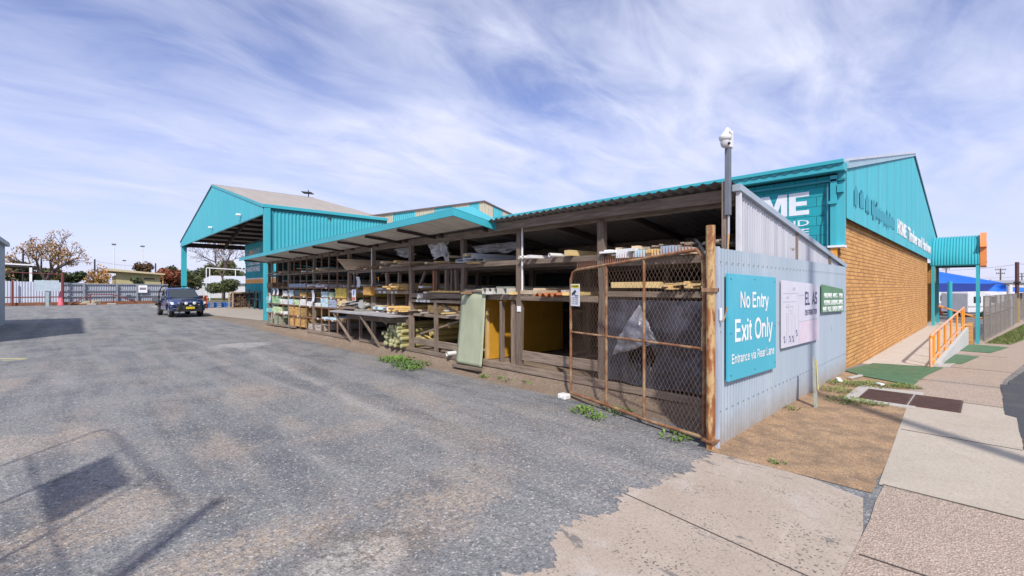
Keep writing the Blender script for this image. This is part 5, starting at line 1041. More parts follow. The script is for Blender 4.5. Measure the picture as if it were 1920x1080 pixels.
sail('shade_sail', 'large blue shade sail stretched to the white post beyond the entrance', [((C3(1886, 531, 37), C3(1720, 502, 48), C3(1720, 534, 42), C3(1850, 532, 38)), blue1), ((C3(1882, 532, 37), C3(1720, 531, 41), C3(1720, 548, 39), C3(1853, 546, 37)), blue2)])
sail('shade_sail', 'smaller bright blue sail panel in front of the white post', [((C3(1886, 533, 33.5), C3(1866, 533, 34.5), C3(1852, 546, 34), C3(1890, 547, 33.5)), blue1)])
sail('shade_sail', 'blue shade sail at the far right edge behind the brown pole', [((C3(1894, 538, 40), C3(1935, 540, 40), C3(1935, 546, 38), C3(1897, 547, 38)), blue1)])
gsl = mat('sail_green', (.10, .42, .10), .7)
sail('green_valance', 'green shade cloth strip hanging beneath the large blue sail', [((C3(1720, 544, 50), C3(1842, 545, 50), C3(1842, 550, 50), C3(1720, 552, 50)), gsl)])
p = C3(1893, 613, 33); wpst = thing('sail_post', 'thick white sail post standing by the mesh fence', 'post', p)
MB().tube([(p.x, p.y, -1.06), (p.x, p.y, 1.95)], .15, 16).build('tube', mat('post_white', (.66, .64, .66), .5), wpst, True)
MB().tube([(p.x, p.y, 1.9), (p.x - 1.0, p.y + .3, 1.98)], .03, 6).build('arm', black(), wpst)
p = C3(1907, 613, 36); tpo = thing('rusty_pole', 'tall brown steel pole with an ochre base at the right of the mesh fence', 'pole', p)
MB().tube([(p.x, p.y, .9), (p.x, p.y, 3.75)], .12, 12).build('upper_tube', mat('dark_brown_steel', (.09, .04, .04), .7), tpo, True); MB().tube([(p.x, p.y, -1.06), (p.x, p.y, .9)], .15, 12).build('base_tube', mat('ochre_steel', (.30, .20, .09), .7, 0, .2, 3), tpo, True)
MB().box(p.x - .2, p.y - .2, 2.1, p.x + .2, p.y + .2, 2.2).build('collar', black(), tpo)
mf = thing('mesh_fence', 'tall grey wire mesh fence with brown shade cloth along the grassed verge', 'fence', (35, -2.5, -1.05))
FA, FB, FC = Vector((28.9, -1.87, -1.06)), Vector((44, -3.25, -1.06)), Vector((75, -5.6, -1.06))
msh = MB(); po = MB()
gp_ = mat('fence_pipe', (.22, .20, .18), .6, .2)
for (a, b_, n_) in ((FA, FB, 6), (FB, FC, 9)):
    for i in range(n_ + 1):
        q = a.lerp(b_, i / n_); MB().tube([q, q + Vector((0, 0, 2.35))], .035, 6).build('post', gp_, mf)
    for z in (2.33, 1.35, .05): MB().tube([a + Vector((0, 0, z)), b_ + Vector((0, 0, z))], .022, 6).build('rail', gp_, mf)
    L_ = (b_ - a).length; k = 0
    while k * .16 < L_ + 2.3:
        for sg_ in (1, -1):
            u0 = k * .16 - (2.3 if sg_ > 0 else 0); u1 = u0 + sg_ * 2.3
            z0_, z1_ = .05, 2.33
            ua, ub, za, zb_ = (u0, u1, z0_, z1_)
            if ua > ub: ua, ub, za, zb_ = ub, ua, zb_, za
            if ub <= 0 or ua >= L_: continue
            if ua < 0: za += (zb_ - za) * (-ua) / (ub - ua); ua = 0
            if ub > L_: zb_ = za + (zb_ - za) * (L_ - ua) / (ub - ua); ub = L_
            dd = (b_ - a).normalized(); msh.tube([a + dd * ua + Vector((0, 0, za)), a + dd * ub + Vector((0, 0, zb_))], .004, 3, cap=False)
        k += 1
msh.build('wire_mesh', gp_, mf)
m_, t_, b_n = newmat('brown_shadecloth'); MATS['brown_shadecloth'] = m_
b_n.inputs['Base Color'].default_value = (.16, .12, .09, 1); b_n.inputs['Roughness'].default_value = .9; b_n.inputs['Alpha'].default_value = .42
MB().prism([FA.lerp(FB, .06) + Vector((0, .06, .1)), FB + Vector((0, .06, .1)), FB + Vector((0, .06, 1.95)), FA.lerp(FB, .06) + Vector((0, .06, 1.75))], (0, .01, 0)).build('shade_cloth', m_, mf)
gr = MB(); rg = random.Random(5)
for k in range(9000):
    f = rg.random(); x = 27.7 + f * 30; yl = -1.95 - (x - 28) * .105 - .08; yh = yl - (.75 + .055 * (x - 28)); y = yl + (yh - yl) * rg.random(); h = .05 + .09 * rg.random(); a = rg.random() * 6.3; dx, dy = .02 * math.cos(a), .02 * math.sin(a)
    gr.add([(x - dx, y - dy, -1.03), (x + dx, y + dy, -1.03), (x + rg.uniform(-.04, .04), y + rg.uniform(-.04, .04), -1.03 + h)], [(0, 1, 2)])
tag(gr.build('verge_grass', mat('grass_blades', (.14, .18, .05), .8, 0, .3, 2, stain=(.27, .24, .11), samt=.8, sscale=1)), kind='stuff')
vg = MB(); vg.add([(27.6, -1.9, -1.028), (60, -5.2, -1.028), (60, -8.0, -1.028), (27.6, -2.75, -1.028)], [(0, 3, 2, 1)])
struct(vg, 'verge_ground', mat('verge_soil', (.13, .15, .05), .95, 0, .3, 3, stain=(.22, .19, .09), samt=.6))
# caravans, van and low buildings behind the fence
cvw = mat('caravan_white', (.66, .67, .70), .35, 0, .05, 2); gl = mat('dark_window', (.02, .025, .035), .12); tyre = mat('tyre_black', (.02, .02, .02), .85); rim = mat('wheel_rim', (.35, .35, .36), .4, .6)
def caravan(px, d, L, yaw, lab, h=2.5, stripe=(.2, .2, .25)):
    p = C3(px, 540, d); t = thing('caravan', lab, 'caravan', (p.x, p.y, -1.05), 'caravans parked behind the mesh fence')
    M4 = Matrix.Translation((p.x, p.y, -1.05)) @ Matrix.Rotation(yaw, 4, 'Z')
    def put(mb, nm, m, **k): mb.v = [tuple(M4 @ Vector(v)) for v in mb.v]; mb.build(nm, m, t, **k)
    prof = [(-L / 2, .45), (L / 2 - .15, .45), (L / 2, .8), (L / 2 - .1, h - .5), (L / 2 - .5, h), (-L / 2 + .3, h), (-L / 2, h - .35)]
    put(MB().prism([(x, -1.1, z) for x, z in prof], (0, 2.2, 0)), 'body', cvw, bevel=.06)
    for x in (-L * .25, L * .22): put(MB().box(x - .45, -1.125, 1.35, x + .45, -1.10, 1.95), 'window', gl)
    for x in (-L * .25, L * .22): put(MB().box(x - .45, 1.10, 1.35, x + .45, 1.125, 1.95), 'window', gl)
    put(MB().box(-.1, -1.125, .6, .45, -1.1, 2.2), 'door', mat('caravan_door', (.50, .51, .54), .4))
    put(MB().box(-L / 2 + .02, -1.12, .95, L / 2 - .05, -1.10, 1.08), 'stripe', mat('stripe%d' % int(px), stripe, .5))
    for y in (-1.0, 1.0): put(MB().tube([(-.3, y - .1, .33), (-.3, y + .1, .33)], .33, 16), 'wheel', tyre, smooth=True)
    put(MB().beam((L / 2, 0, .45), (L / 2 + 1.2, 0, .45), .1, .1), 'drawbar', black()); put(MB().beam((L / 2 + 1.1, 0, .05), (L / 2 + 1.1, 0, .45), .06, .06), 'jockey_stand', black())
caravan(1790, 50, 5.6, R(-60), 'white caravan nearest the teal pole, side window toward the street')
caravan(1822, 44, 4.6, R(-30), 'boxy white caravan end visible between the awning posts', 2.6, (.4, .4, .4))
caravan(1856, 58, 6, R(-50), 'white caravan farther back, seen through the mesh fence', 2.7, (.5, .35, .1))
caravan(1762, 62, 6, R(-45), 'farthest white caravan, left of the teal pole', 2.6, (.1, .2, .4))
def hut(name, lab, px, d, w_, dp, h, wallm, roofc, z0=-1.05, yaw=None, wins=3, fl=.5):
    p = C3(px, 540, d); t = thing(name, lab, 'building', (p.x, p.y, z0)); yaw = math.atan2(RT.y, RT.x) if yaw is None else yaw
    M4 = Matrix.Translation((p.x, p.y, z0)) @ Matrix.Rotation(yaw, 4, 'Z')
    def put(mb, nm, m, **k): mb.v = [tuple(M4 @ Vector(v)) for v in mb.v]; return mb.build(nm, m, t, **k)
    put(MB().box(-w_ / 2, 0, 0, w_ / 2, dp, h), 'wall', wallm)
    put(MB().prism([(-w_ / 2 - .3, -.4, h), (-w_ / 2 - .3, dp + .4, h), (-w_ / 2 - .3, dp / 2, h + fl)], (w_ + .6, 0, 0)), 'roof', roofc)
    for i in range(wins):
        x = -w_ / 2 + w_ * (i + .5) / wins; put(MB().box(x - .6, -.03, h * .35, x + .6, .0, h * .75), 'window', gl)
    return t
hut('low_shopfront', 'long low white building with dark windows at the far right', 1915, 75, 16, 8, 3.6, mat('offwhite', (.55, .54, .52), .8), mat('grey_roof', (.3, .3, .31), .6), wins=6)
hut('low_shopfront', 'pale low building showing behind the caravans under the sails', 1790, 95, 30, 8, 3.8, mat('offwhite2', (.50, .50, .55), .8), mat('pale_roof', (.45, .46, .5), .6), wins=7)
def bin_(px, d, c, lab):
    p = C3(px, 600, d); t = thing('barrier', lab, 'barrier', (p.x, p.y, -1.05)); MB().prism([(p.x - .5, p.y, -1.05), (p.x + .5, p.y, -1.05), (p.x + .35, p.y, -.1), (p.x - .35, p.y, -.1)], (0, .4, 0)).build('body', mat('barrier_c', c, .5), t, bevel=.05)
    MB().box(p.x - .2, p.y - .01, -.75, p.x + .2, p.y, -.4).build('panel', white(), t)
bin_(1768, 47, (.70, .16, .05), 'orange plastic barrier on the ground left of the teal pole')
# ------------------------------------------------------------------ left edge shed and back of the yard
ls = thing('grey_shed', 'pale grey corrugated shed just entering the picture at the left edge', 'shed', (-7.4, 24.5, 0))
MB().sheet((-7.34, 30.4, 0), YN, ZP, XP, 11.7, 0, 3.75, .15, .012, 4).build('side_wall', mat('shed_grey', (.45, .48, .50), .6, .1, .08, 1), ls, True)
MB().box(-16, 18.75, 0, -7.36, 18.8, 3.8).build('end_wall', MATS['shed_grey'], ls); MB().box(-16, 30.35, 0, -7.36, 30.4, 3.8).build('end_wall', MATS['shed_grey'], ls)
MB().prism([(-7.2, 18.5, 3.80), (-16, 18.5, 5.4), (-16, 18.5, 5.45), (-7.2, 18.5, 3.88)], (0, 12.1, 0)).build('roof', mat('shed_roof', (.3, .32, .33), .5, .2), ls)
MB().box(-7.32, 18.6, 3.68, -7.18, 30.55, 3.82).build('gutter', mat('shed_gutter', (.40, .42, .42), .5), ls)
bf = thing('yard_back_fence', 'long grey corrugated steel fence across the back of the yard', 'fence', (-6, 62, 0))
fz = lambda x: 2.36 - (x + 10) * .028
def bfs(x0, x1, y, m):
    MB().sheet((x0, y, 0), XP, ZP, YN, x1 - x0, .05, lambda u: fz(x0 + u) - .0, .19, .03, 6).build('sheet', m, bf, True)
bfs(-18, -5.95, 61.9, mat('fence_pale', (.50, .53, .62), .5, .1, .06, 1)); bfs(-5.9, 2.6, 62.1, mat('fence_grey', (.33, .36, .42), .5, .1, .1, 1))
for x in (-6.85, -4.3, -1.75, -.1, 2.5): MB().box(x - .08, 61.78, 0, x + .08, 61.9, fz(x) - .03).build('post', mat('fence_post_grey', (.22, .24, .27), .6), bf)
for z in (2.1, .85, 1.42): MB().box(-5.9, 61.95, z - .05, 2.6, 62.02, z + .05).build('rail', MATS['fence_post_grey'], bf)
MB().box(-18, 61.7, .02, 2.6, 61.85, .30).build('kick_board', mat('rusty_board', (.20, .085, .04), .8, 0, .3, 3), bf)
rf_ = thing('red_pipe_frame', 'dark red pipe frame with two uprights standing in front of the back fence', 'pipe frame', (-7.5, 61.4, 0))
rr2 = mat('red_oxide', (.16, .035, .03), .6, 0, .2, 3)
for x, z in ((-9.2, 2.5), (-5.85, 3.2)): MB().tube([(x, 61.4, 0), (x, 61.4, z)], .07 if x < -7 else .11, 8).build('upright', rr2, rf_)
MB().tube([(-14, 61.4, .82), (-5.85, 61.4, .82)], .055, 8).build('lower_rail', rr2, rf_); MB().tube([(-14, 61.4, 3.35), (-5.85, 61.4, 3.05)], .035, 8).build('upper_rail', rr2, rf_)
tr = thing('pipe_barrier', 'low dark red pipe barrier with sloping ends in front of the back fence', 'barrier', (-2.9, 60.6, 0))
MB().tube([(-5.2, 60.6, .12), (-3.85, 60.6, 1.06), (-2.1, 60.6, 1.04), (-.1, 60.6, .1)], .05, 8).build('top_rail', rr2, tr, True)
for x in (-3.85, -2.1): MB().tube([(x, 60.6, .1), (x, 60.6, 1.05)], .045, 8).build('upright', rr2, tr)
MB().box(-5.3, 60.5, .0, .0, 60.7, .14).build('base', MATS['rusty_board'], tr)
for x, l in ((-3.7, 'left'), (-2.2, 'right')): single(MB().box(x - .4, 60.2, 0, x + .3, 60.45, .14), 'concrete_block', conc(), l + ' of two grey concrete blocks at the foot of the pipe barrier', 'block', (x, 60.3, 0), bevel=.02)
single(MB().prism([(-4.9, 61.2, .0), (-3.0, 61.2, .0), (-3.1, 61.2, .42), (-4.2, 61.2, .40)], (0, .3, 0)), 'rubble_heap', mat('pale_rubble', (.5, .43, .3), .9, 0, .3, 5, bump=1, bscale=10), 'pale timber and rubble heaped behind the pipe barrier', 'rubble heap', (-4, 61.3, 0))
co = thing('pink_cone', 'faded pink tall traffic bollard at the back fence', 'traffic bollard', (-5.95, 59.6, 0))
lathe(MB(), (-5.95, 59.6, 0), [(.24, 0), (.24, .12), (.2, .16), (.11, 1.15), (.07, 1.28)], 16).build('body', mat('faded_pink', (.62, .12, .16), .6), co, True)
lathe(MB(), (-5.95, 59.6, 0), [(.05, 1.27), (.08, 1.34), (.03, 1.4)], 10).build('knob', MATS['faded_pink'], co, True)
sb = thing('blank_signboard', 'blank pale blue-grey signboard on a single post before the back fence', 'signboard', (-6.75, 59, 0))
MB().box(-7.7, 58.98, 1.42, -6.05, 59.03, 2.42).build('board', mat('pale_board', (.42, .50, .56), .6), sb); MB().box(-6.95, 59.03, 0, -6.73, 59.12, 1.45).build('post', mat('pale_board_post', (.33, .40, .42), .6), sb)
ns = thing('white_notice', 'small white notice fixed to the back fence above the ute tray', 'sign', (.35, 61.8, 1.5))
MB().box(.0, 61.7, 1.2, .75, 61.75, 2.0).build('board', white(), ns); MB().box(.1, 61.69, 1.5, .65, 61.7, 1.75).build('print', mat('print_grey', (.2, .2, .25)), ns); MB().box(-1.0, 61.7, .55, -.6, 61.78, .95).build('meter', mat('meter_dark', (.06, .07, .09), .5), ns)
# carport roof, cream hall, distant masts
cpt = thing('skillion_carport', 'flat white-edged carport roof on a white post behind the fence, left side', 'carport', (-9, 70, 0))
MB().prism([(-16, 66, 4.45), (-8.05, 66, 4.05), (-8.05, 66, 3.80), (-16, 66, 4.15)], (0, 6, 0)).build('roof', mat('dark_under', (.05, .04, .035), .8), cpt); MB().prism([(-16, 65.95, 4.47), (-8.0, 65.95, 4.12), (-8.0, 65.95, 3.98), (-16, 65.95, 4.32)], (0, .05, 0)).build('fascia', white(), cpt)
MB().box(-8.35, 66, 0, -8.15, 66.2, 4.0).build('post', white(), cpt)
hl = thing('cream_hall', 'cream rendered hall with a shallow sloping roof behind the back fence', 'building', (.8, 74, 0))
cr = mat('cream_render', (.42, .38, .22), .9, 0, .08, 1)
MB().box(-1.2, 75, 0, 3.3, 84, 3.35).build('wall', cr, hl); MB().prism([(-1.9, 74.2, 4.15), (3.7, 74.2, 3.62), (3.7, 74.2, 3.45), (-1.9, 74.2, 3.85)], (0, 10, 0)).build('roof', mat('cream_fascia', (.50, .44, .28), .8), hl)
MB().prism([(-1.2, 75, 3.35), (3.3, 75, 3.35), (3.3, 75, 3.5), (-1.2, 75, 3.85)], (0, .2, 0)).build('gable_infill', cr, hl); MB().box(1.6, 74.95, 2.85, 2.7, 75, 3.0).build('vent', black(), hl); MB().box(3.3, 75.2, 0, 3.34, 76, 3.4).build('side_panel', mat('hall_brown', (.10, .06, .04)), hl)
MB().box(3.5, 74.8, 0, 3.62, 74.92, 3.5).build('verandah_post', mat('ochre_post', (.5, .32, .08)), hl)
def mast(x, y, h, r_, lab, m, top=True, grp='distant masts behind the yard'):
    t = thing('floodlight_mast' if top else 'dark_mast', lab, 'mast', (x, y, 0), grp); MB().tube([(x, y, 0), (x, y, h)], r_, 6, r1=r_ * .7).build('tube', m, t)
    if top: MB().box(x - .35, y - .1, h - .05, x + .35, y + .1, h + .25).build('lamp_head', mat('lamp_head', (.12, .12, .13)), t)
wm = mat('mast_white', (.65, .66, .70), .5)
mast(.65, 120, 10.4, .13, 'left tall white floodlight mast behind the cream hall', wm); mast(5.15, 120, 10.3, .13, 'right tall white floodlight mast behind the cream hall', wm)
mast(4.0, 150, 8.6, .12, 'short pale floodlight mast farther off, between the tall ones', wm); mast(8.3, 150, 8.4, .12, 'short pale floodlight mast right of the tall ones', wm)
dm = mat('mast_dark', (.03, .02, .035), .7)
mast(-3.2, 75, 5.3, .12, 'dark timber pole left of the cream hall', dm, False, 'dark poles'); mast(3.0, 77, 5.1, .12, 'dark timber pole behind the cream hall roof', dm, False, 'dark poles'); mast(-9.3, 75, 6.1, .12, 'dark timber pole among the branches of the left tree', dm, False, 'dark poles')
# white frame, white cottage, topiary
cg = thing('white_cottage', 'white weatherboard cottage seen through the canopy opening', 'building', (13, 92, 0))
MB().box(10.7, 90, 0, 17, 97, 2.5).build('wall', mat('cottage_white', (.62, .64, .66), .7), cg); MB().prism([(10.5, 89.6, 2.5), (10.5, 97.4, 2.5), (12.4, 93.5, 3.9)], (6.8, 0, 0)).build('roof', mat('cottage_roof', (.45, .47, .5), .6), cg)
for x in (12.3, 14.2): MB().box(x, 89.96, .9, x + .8, 90, 2.1).build('window', gl, cg)
hp_ = thing('white_pipe_frame', 'white pipe goal-like frame standing behind the pallets', 'pipe frame', (9, 72, 0))
MB().tube([(8.0, 72, 4.45), (12.9, 72, 4.25)], .07, 8).build('top_rail', white(), hp_)
for x in (8.0, 8.4, 11.5): MB().tube([(x, 72, 0), (x, 72, 4.4)], .055, 8).build('upright', white(), hp_)
# power poles and wires, right and left
def wires(name, a, b_, lab, sag=.5, r_=.012, n=12):
    a, b_ = Vector(a), Vector(b_); pts_ = [a.lerp(b_, i / n) - Vector((0, 0, sag * 4 * (i / n) * (1 - i / n))) for i in range(n + 1)]
    single(MB().tube(pts_, r_, 4), name, black(), lab, 'wire', a, 'overhead wires')
def ppole(px, d, h, lab):
    p = C3(px, 540, d); t = thing('power_pole', lab, 'power pole', (p.x, p.y, -1.05), 'distant power poles'); MB().tube([(p.x, p.y, -1.05), (p.x, p.y, h)], .16, 8, r1=.11).build('pole', mat('pole_brown', (.10, .085, .08), .8), t)
    for z, l in ((h - .3, 1.1), (h - 1.1, .9)):
        MB().beam(tuple(Vector((p.x, p.y, z)) - RT * l), tuple(Vector((p.x, p.y, z)) + RT * l), .12, .12).build('crossarm', MATS['pole_brown'], t)
        for k in (-1, -.5, .5, 1): q = Vector((p.x, p.y, z)) + RT * l * k * .9; MB().tube([q, q + Vector((0, 0, .28))], .05, 5).build('insulator', black(), t)
    return p
q1 = ppole(1774, 110, 7.4, 'distant power pole just right of the brick wall top'); q2 = ppole(1876, 95, 5.8, 'distant power pole with a transformer right of the awning'); q3 = ppole(1916, 130, 6.0, 'smallest distant power pole at the right edge')
wires('overhead_wire', tuple(C3(1700, 502, 80)), tuple(C3(1905, 496, 40)), 'upper overhead wire running behind the awning to the brown pole')
wires('overhead_wire', tuple(C3(1700, 507, 110)), tuple(C3(1990, 510, 70)), 'middle overhead wire low across the sky at the right', 1.4); wires('overhead_wire', tuple(C3(1740, 522, 120)), tuple(C3(1990, 518, 90)), 'lowest overhead wire just above the blue sails', .8)
wires('overhead_wire', tuple(C3(1905, 494, 40)), tuple(C3(1990, 488, 40)), 'short overhead wire leaving the brown pole to the right', .2)
wires('overhead_wire', (-9.3, 75, 5.2), (-3.2, 75, 4.9), 'thin wire between the left tree pole and the pole by the cream hall', .2); wires('overhead_wire', (-3.2, 75, 5.1), (3.0, 77, 4.8), 'thin wire between the poles on both sides of the cream hall', .3)

# ------------------------------------------------------------------ trees
def rot_about(v, ax, a): return Matrix.Rotation(a, 3, ax) @ v
def branchy(base, h, spread, seed, levels=5, r0=.22, nfork=3, leaf=True, lean=(0, 0), trunkh=.3, dens=3, flat=1.0, fit=None):
    r = random.Random(seed); tb_ = MB(); tips = []
    def grow(p, d, L, rad, lv):
        n = 4 if lv < 3 else 3; pts_ = [p.copy()]; q = p.copy(); dd = d.copy()
        for i in range(n):
            dd = (dd + Vector((r.uniform(-1, 1), r.uniform(-1, 1), r.uniform(-.5, .7))) * .13).normalized(); q = q + dd * L / n; pts_.append(q.copy())
            if lv >= 2 and i >= 1: tips.append((q.copy(), lv))
        tb_.tube(pts_, rad, 6 if lv < 2 else 4, r1=rad * .62, cap=False)
        if lv >= levels: return
        k = nfork if lv else nfork + 2
        for i in range(k):
            ang = r.uniform(.35, .75) * (spread if lv < 2 else 1); az = 2 * math.pi * (i + r.random() * .6) / k
            s = dd.orthogonal().normalized(); s = rot_about(s, dd, az); nd = (dd * math.cos(ang) + s * math.sin(ang)).normalized(); nd.z = nd.z * flat + .08; nd.normalize()
            grow(q, nd, L * r.uniform(.62, .85), rad * .55, lv + 1)
    grow(Vector(base), Vector((lean[0], lean[1], 1)).normalized(), h * trunkh, r0, 0)
    if fit:
        zz2 = [v[2] for v in tb_.v]; rx2 = sorted(math.hypot(v[0] - base[0], v[1] - base[1]) for v in tb_.v)[int(len(tb_.v) * .97)]
        kz = (fit[1] - base[2]) / (max(zz2) - base[2]); kx = fit[0] / rx2
        f = lambda v: Vector((base[0] + (v[0] - base[0]) * kx, base[1] + (v[1] - base[1]) * kx, base[2] + (v[2] - base[2]) * kz))
        tb_.v = [tuple(f(v)) for v in tb_.v]; tips = [(f(p), l) for p, l in tips]
    return tb_, tips
def leaves(tips, n, size, seed, spread=.25, minlv=3):
    r = random.Random(seed); mb = MB(); T = [t for t in tips if t[1] >= minlv]
    for k in range(n):
        c = r.choice(T)[0] + Vector((r.gauss(0, spread), r.gauss(0, spread), r.gauss(0, spread * .8)))
        a = Vector((r.gauss(0, 1), r.gauss(0, 1), r.gauss(0, 1))).normalized(); b_ = a.orthogonal().normalized(); s = size * r.uniform(.6, 1.4)
        mb.add([c - a * s, c - b_ * s * .5, c + a * s, c + b_ * s * .5], [(0, 1, 2, 3)])
    return mb
bark = mat('bark', (.105, .08, .072), .9, 0, .3, 3)
def leafmat(nm, c, c2): return mat('leaf_' + nm, c, .8, 0, .35, .5, stain=c2, samt=.9, sscale=1.2, slo=.45, shi=.6)
def deciduous(name, lab, base, h, seed, cc_, c2, nleaf, **k):
    t = thing(name, lab, 'tree', base); tb_, tips = branchy(base, h, 1.25, seed, **k); tb_.build('trunk', bark, t, True); leaves(tips, nleaf, .12, seed, .18).build('crown', leafmat(name, cc_, c2), t)
deciduous('autumn_tree', 'wide half-bare tree with orange leaves rising behind the fence on the left', (-7.5, 75, 0), 8.0, 5, (.36, .17, .05), (.34, .26, .10), 1900, levels=5, r0=.20, trunkh=.14, nfork=3, flat=.95, fit=(3.5, 8.7))
deciduous('bare_tree', 'tall nearly bare tree with few orange leaves behind the canopy opening', (11.2, 78, 0), 10.5, 17, (.32, .17, .06), (.30, .24, .12), 1000, levels=5, r0=.26, trunkh=.27, nfork=3, flat=.85, fit=(4.3, 9.6))
deciduous('young_orange_tree', 'small orange-leaved tree right of the pink bollard, behind the fence', (-3.0, 76, 0), 4.6, 9, (.50, .24, .05), (.45, .33, .12), 1000, levels=4, r0=.12, trunkh=.36, nfork=3, flat=.7, fit=(1.5, 4.6))
def bush(name, lab, c, rx, rz_, seed, cc_, c2, n=1600, cat='tree', z0=0, size=.22, flatb=False, ground_z=0.):
    r = random.Random(seed); t = thing(name, lab, cat, (c[0], c[1], ground_z)); mb = MB()
    lobes = [(Vector((c[0] + r.uniform(-.62, .62) * rx, c[1] + r.uniform(-.5, .5) * rx, c[2] + r.uniform(-.35, .4) * rz_)), r.uniform(.35, .55)) for _ in range(9)]
    for k in range(n):
        ce, s = r.choice(lobes); v = Vector((r.gauss(0, 1), r.gauss(0, 1), r.gauss(0, 1))).normalized() * (r.random() ** .25) 
        p = ce + Vector((v.x * rx * s, v.y * rx * s, v.z * rz_ * s * 1.1))
        if p.z < ground_z + .05: continue
        a = Vector((r.gauss(0, 1), r.gauss(0, 1), r.gauss(0, 1))).normalized(); b_ = a.orthogonal().normalized(); q = size * r.uniform(.6, 1.3)
        mb.add([p - a * q, p - b_ * q * .6, p + a * q, p + b_ * q * .6], [(0, 1, 2, 3)])
    if name == 'distant_tree': t['group'] = 'distant trees in a line'
    mb.build('crown', leafmat(name + str(seed), cc_, c2), t); MB().tube([(c[0], c[1], ground_z), (c[0] + .1, c[1], c[2])], .14, 6, r1=.06).build('trunk', bark, t)
DG, MG, YG = (.035, .055, .018), (.06, .085, .022), (.13, .13, .03)
bush('green_tree', 'dark green rounded tree under the carport roof at the left', (-9.6, 82, 3.6), 1.9, 1.6, 21, DG, MG, 1800); bush('green_tree', 'olive green tree directly under the carport post', (-7.6, 84, 3.2), 1.4, 1.3, 22, MG, (.14, .10, .03), 1300)
bush('green_tree', 'dark rounded tree behind the blank signboard', (-5.3, 84, 3.0), 1.6, 1.4, 23, DG, MG, 1300); bush('green_tree', 'small dark tree low behind the pink bollard', (-2.6, 90, 2.3), 1.6, .9, 24, DG, MG, 800)
bush('red_brown_tree', 'red-brown bushy tree right of the cream hall', (5.7, 84, 3.2), 2.1, 2.0, 25, (.20, .055, .02), (.12, .05, .02), 2200); bush('autumn_bush', 'small brown treetop above the cream hall roof', (3.6, 100, 5.0), 1.3, 1.4, 26, (.12, .07, .03), (.08, .05, .02), 900)
for i, (x, y, z, rx, rz_, s_, c, lab) in enumerate([(8.4, 86, 3.0, 1.8, 2.0, 31, MG, 'mid green tree immediately right of the canopy post'), (10.8, 98, 3.6, 2.2, 2.0, 32, DG, 'dark green tree behind the white cottage, left part'), (13.2, 100, 4.4, 2.4, 2.4, 33, (.09, .085, .025), 'olive tree behind the bare trunk'), (15.6, 98, 4.8, 2.0, 2.6, 34, YG, 'yellow-green tree at the right of the bare tree'), (7.6, 104, 4.4, 1.4, 1.8, 35, DG, 'dark narrow treetop beside the canopy post'), (18.0, 100, 3.6, 2.4, 2.4, 36, MG, 'green tree beside the teal wall edge')]):
    bush('green_tree', lab, (x, y, z), rx, rz_, s_, c, MG if c != MG else YG, 1700)
bush('clipped_bush', 'neatly clipped rounded bush tree in front of the white cottage', (9.7, 70, 2.05), 2.0, 1.25, 41, MG, (.10, .11, .04), 4200, size=.13)
for i in range(14):
    x = -60 + i * 9.5; 
    if -14 < x < 22: continue
    o_t = bush('distant_tree', 'dark distant tree in the hazy line beyond the yard, beside its look-alikes', (x, 130 + (i % 3) * 10, 3.5), 6, 4, 60 + i, DG, MG, 700, size=.5)
for i, (px, d) in enumerate([(1700, 140), (1775, 150), (1840, 130), (1900, 160), (1945, 120)]):
    p = C3(px, 540, d); bush('street_tree', ['dark low tree far behind the caravans, leftmost', 'second dark tree far behind the caravans', 'middle dark tree beyond the mesh fence', 'fourth dark tree beyond the white post', 'rightmost dark tree beyond the brown pole'][i], (p.x, p.y, 1.6), 5, 2.6, 80 + i, DG, MG, 700, size=.4, ground_z=-1.05)
bush('hedge_shrub', 'leafy shrub against the front of the cream hall', (1.0, 73.5, 2.6), 1.0, .7, 44, (.12, .14, .07), MG, 700, size=.12)

# ------------------------------------------------------------------ pallets and firewood under the canopy
def pallet(base, m, L=1.2, W__=1.0):
    x, y, z = base; mbs = []
    for k in range(3): mbs.append(('bearer', MB().box(x + k * (L - .08) / 2, y, z + .02, x + k * (L - .08) / 2 + .08, y + W__, z + .12)))
    for k in range(7): a = y + k * (W__ - .1) / 6; mbs.append(('slat', MB().box(x, a, z + .12, x + L, a + .1, z + .14)))
    for k in range(3): a = y + k * (W__ - .1) / 2; mbs.append(('slat', MB().box(x, a, z, x + L, a + .1, z + .02)))
    return mbs
pb = mat('pallet_blue', (.03, .14, .42), .7, 0, .2, 5); pr_ = mat('pallet_red', (.45, .09, .05), .7, 0, .2, 5)
def pallets(base, n, m, labs, grp):
    for k in range(n):
        b_ = (base[0] + rr.uniform(-.03, .03), base[1], base[2] + k * .150); t = thing('pallet', labs[k], 'pallet', b_, grp)
        for nm, mb in pallet(b_, m): mb.build(nm, m, t)
pallets((3.25, 43.8, .012), 3, pb, ['bottom blue pallet of the left stack', 'middle blue pallet of the left stack', 'top blue pallet of the left stack'], 'blue pallets'); pallets((4.5, 43.6, .012), 3, pb, ['bottom blue pallet of the right stack by the firewood', 'middle blue pallet of the right stack by the firewood', 'top blue pallet of the right stack by the firewood'], 'blue pallets')
pallets((2.05, 44.3, .012), 7, pr_, ['red pallet %s in the stack behind the ute' % s for s in ('at the very bottom', 'second from the bottom', 'third from the bottom', 'in the middle', 'third from the top', 'second from the top', 'on top')], 'red pallets')
fc = thing('firewood_crate', 'timber-framed wire crate packed with split firewood under the canopy', 'firewood crate', (6.4, 43.4, 0))
fx0, fx1, fy0, fy1 = 5.35, 7.9, 41.9, 43.0
fx0, fx1 = 4.75, 6.2; fy0, fy1 = 41.2, 42.6
fx0, fx1, fy0, fy1 = 4.35, 6.05, 40.6, 41.9
def fr_(a, b_, s=.07): MB().beam(a, b_, s, s).build('frame_bar', mat('crate_pine', (.42, .33, .22), .8), fc)
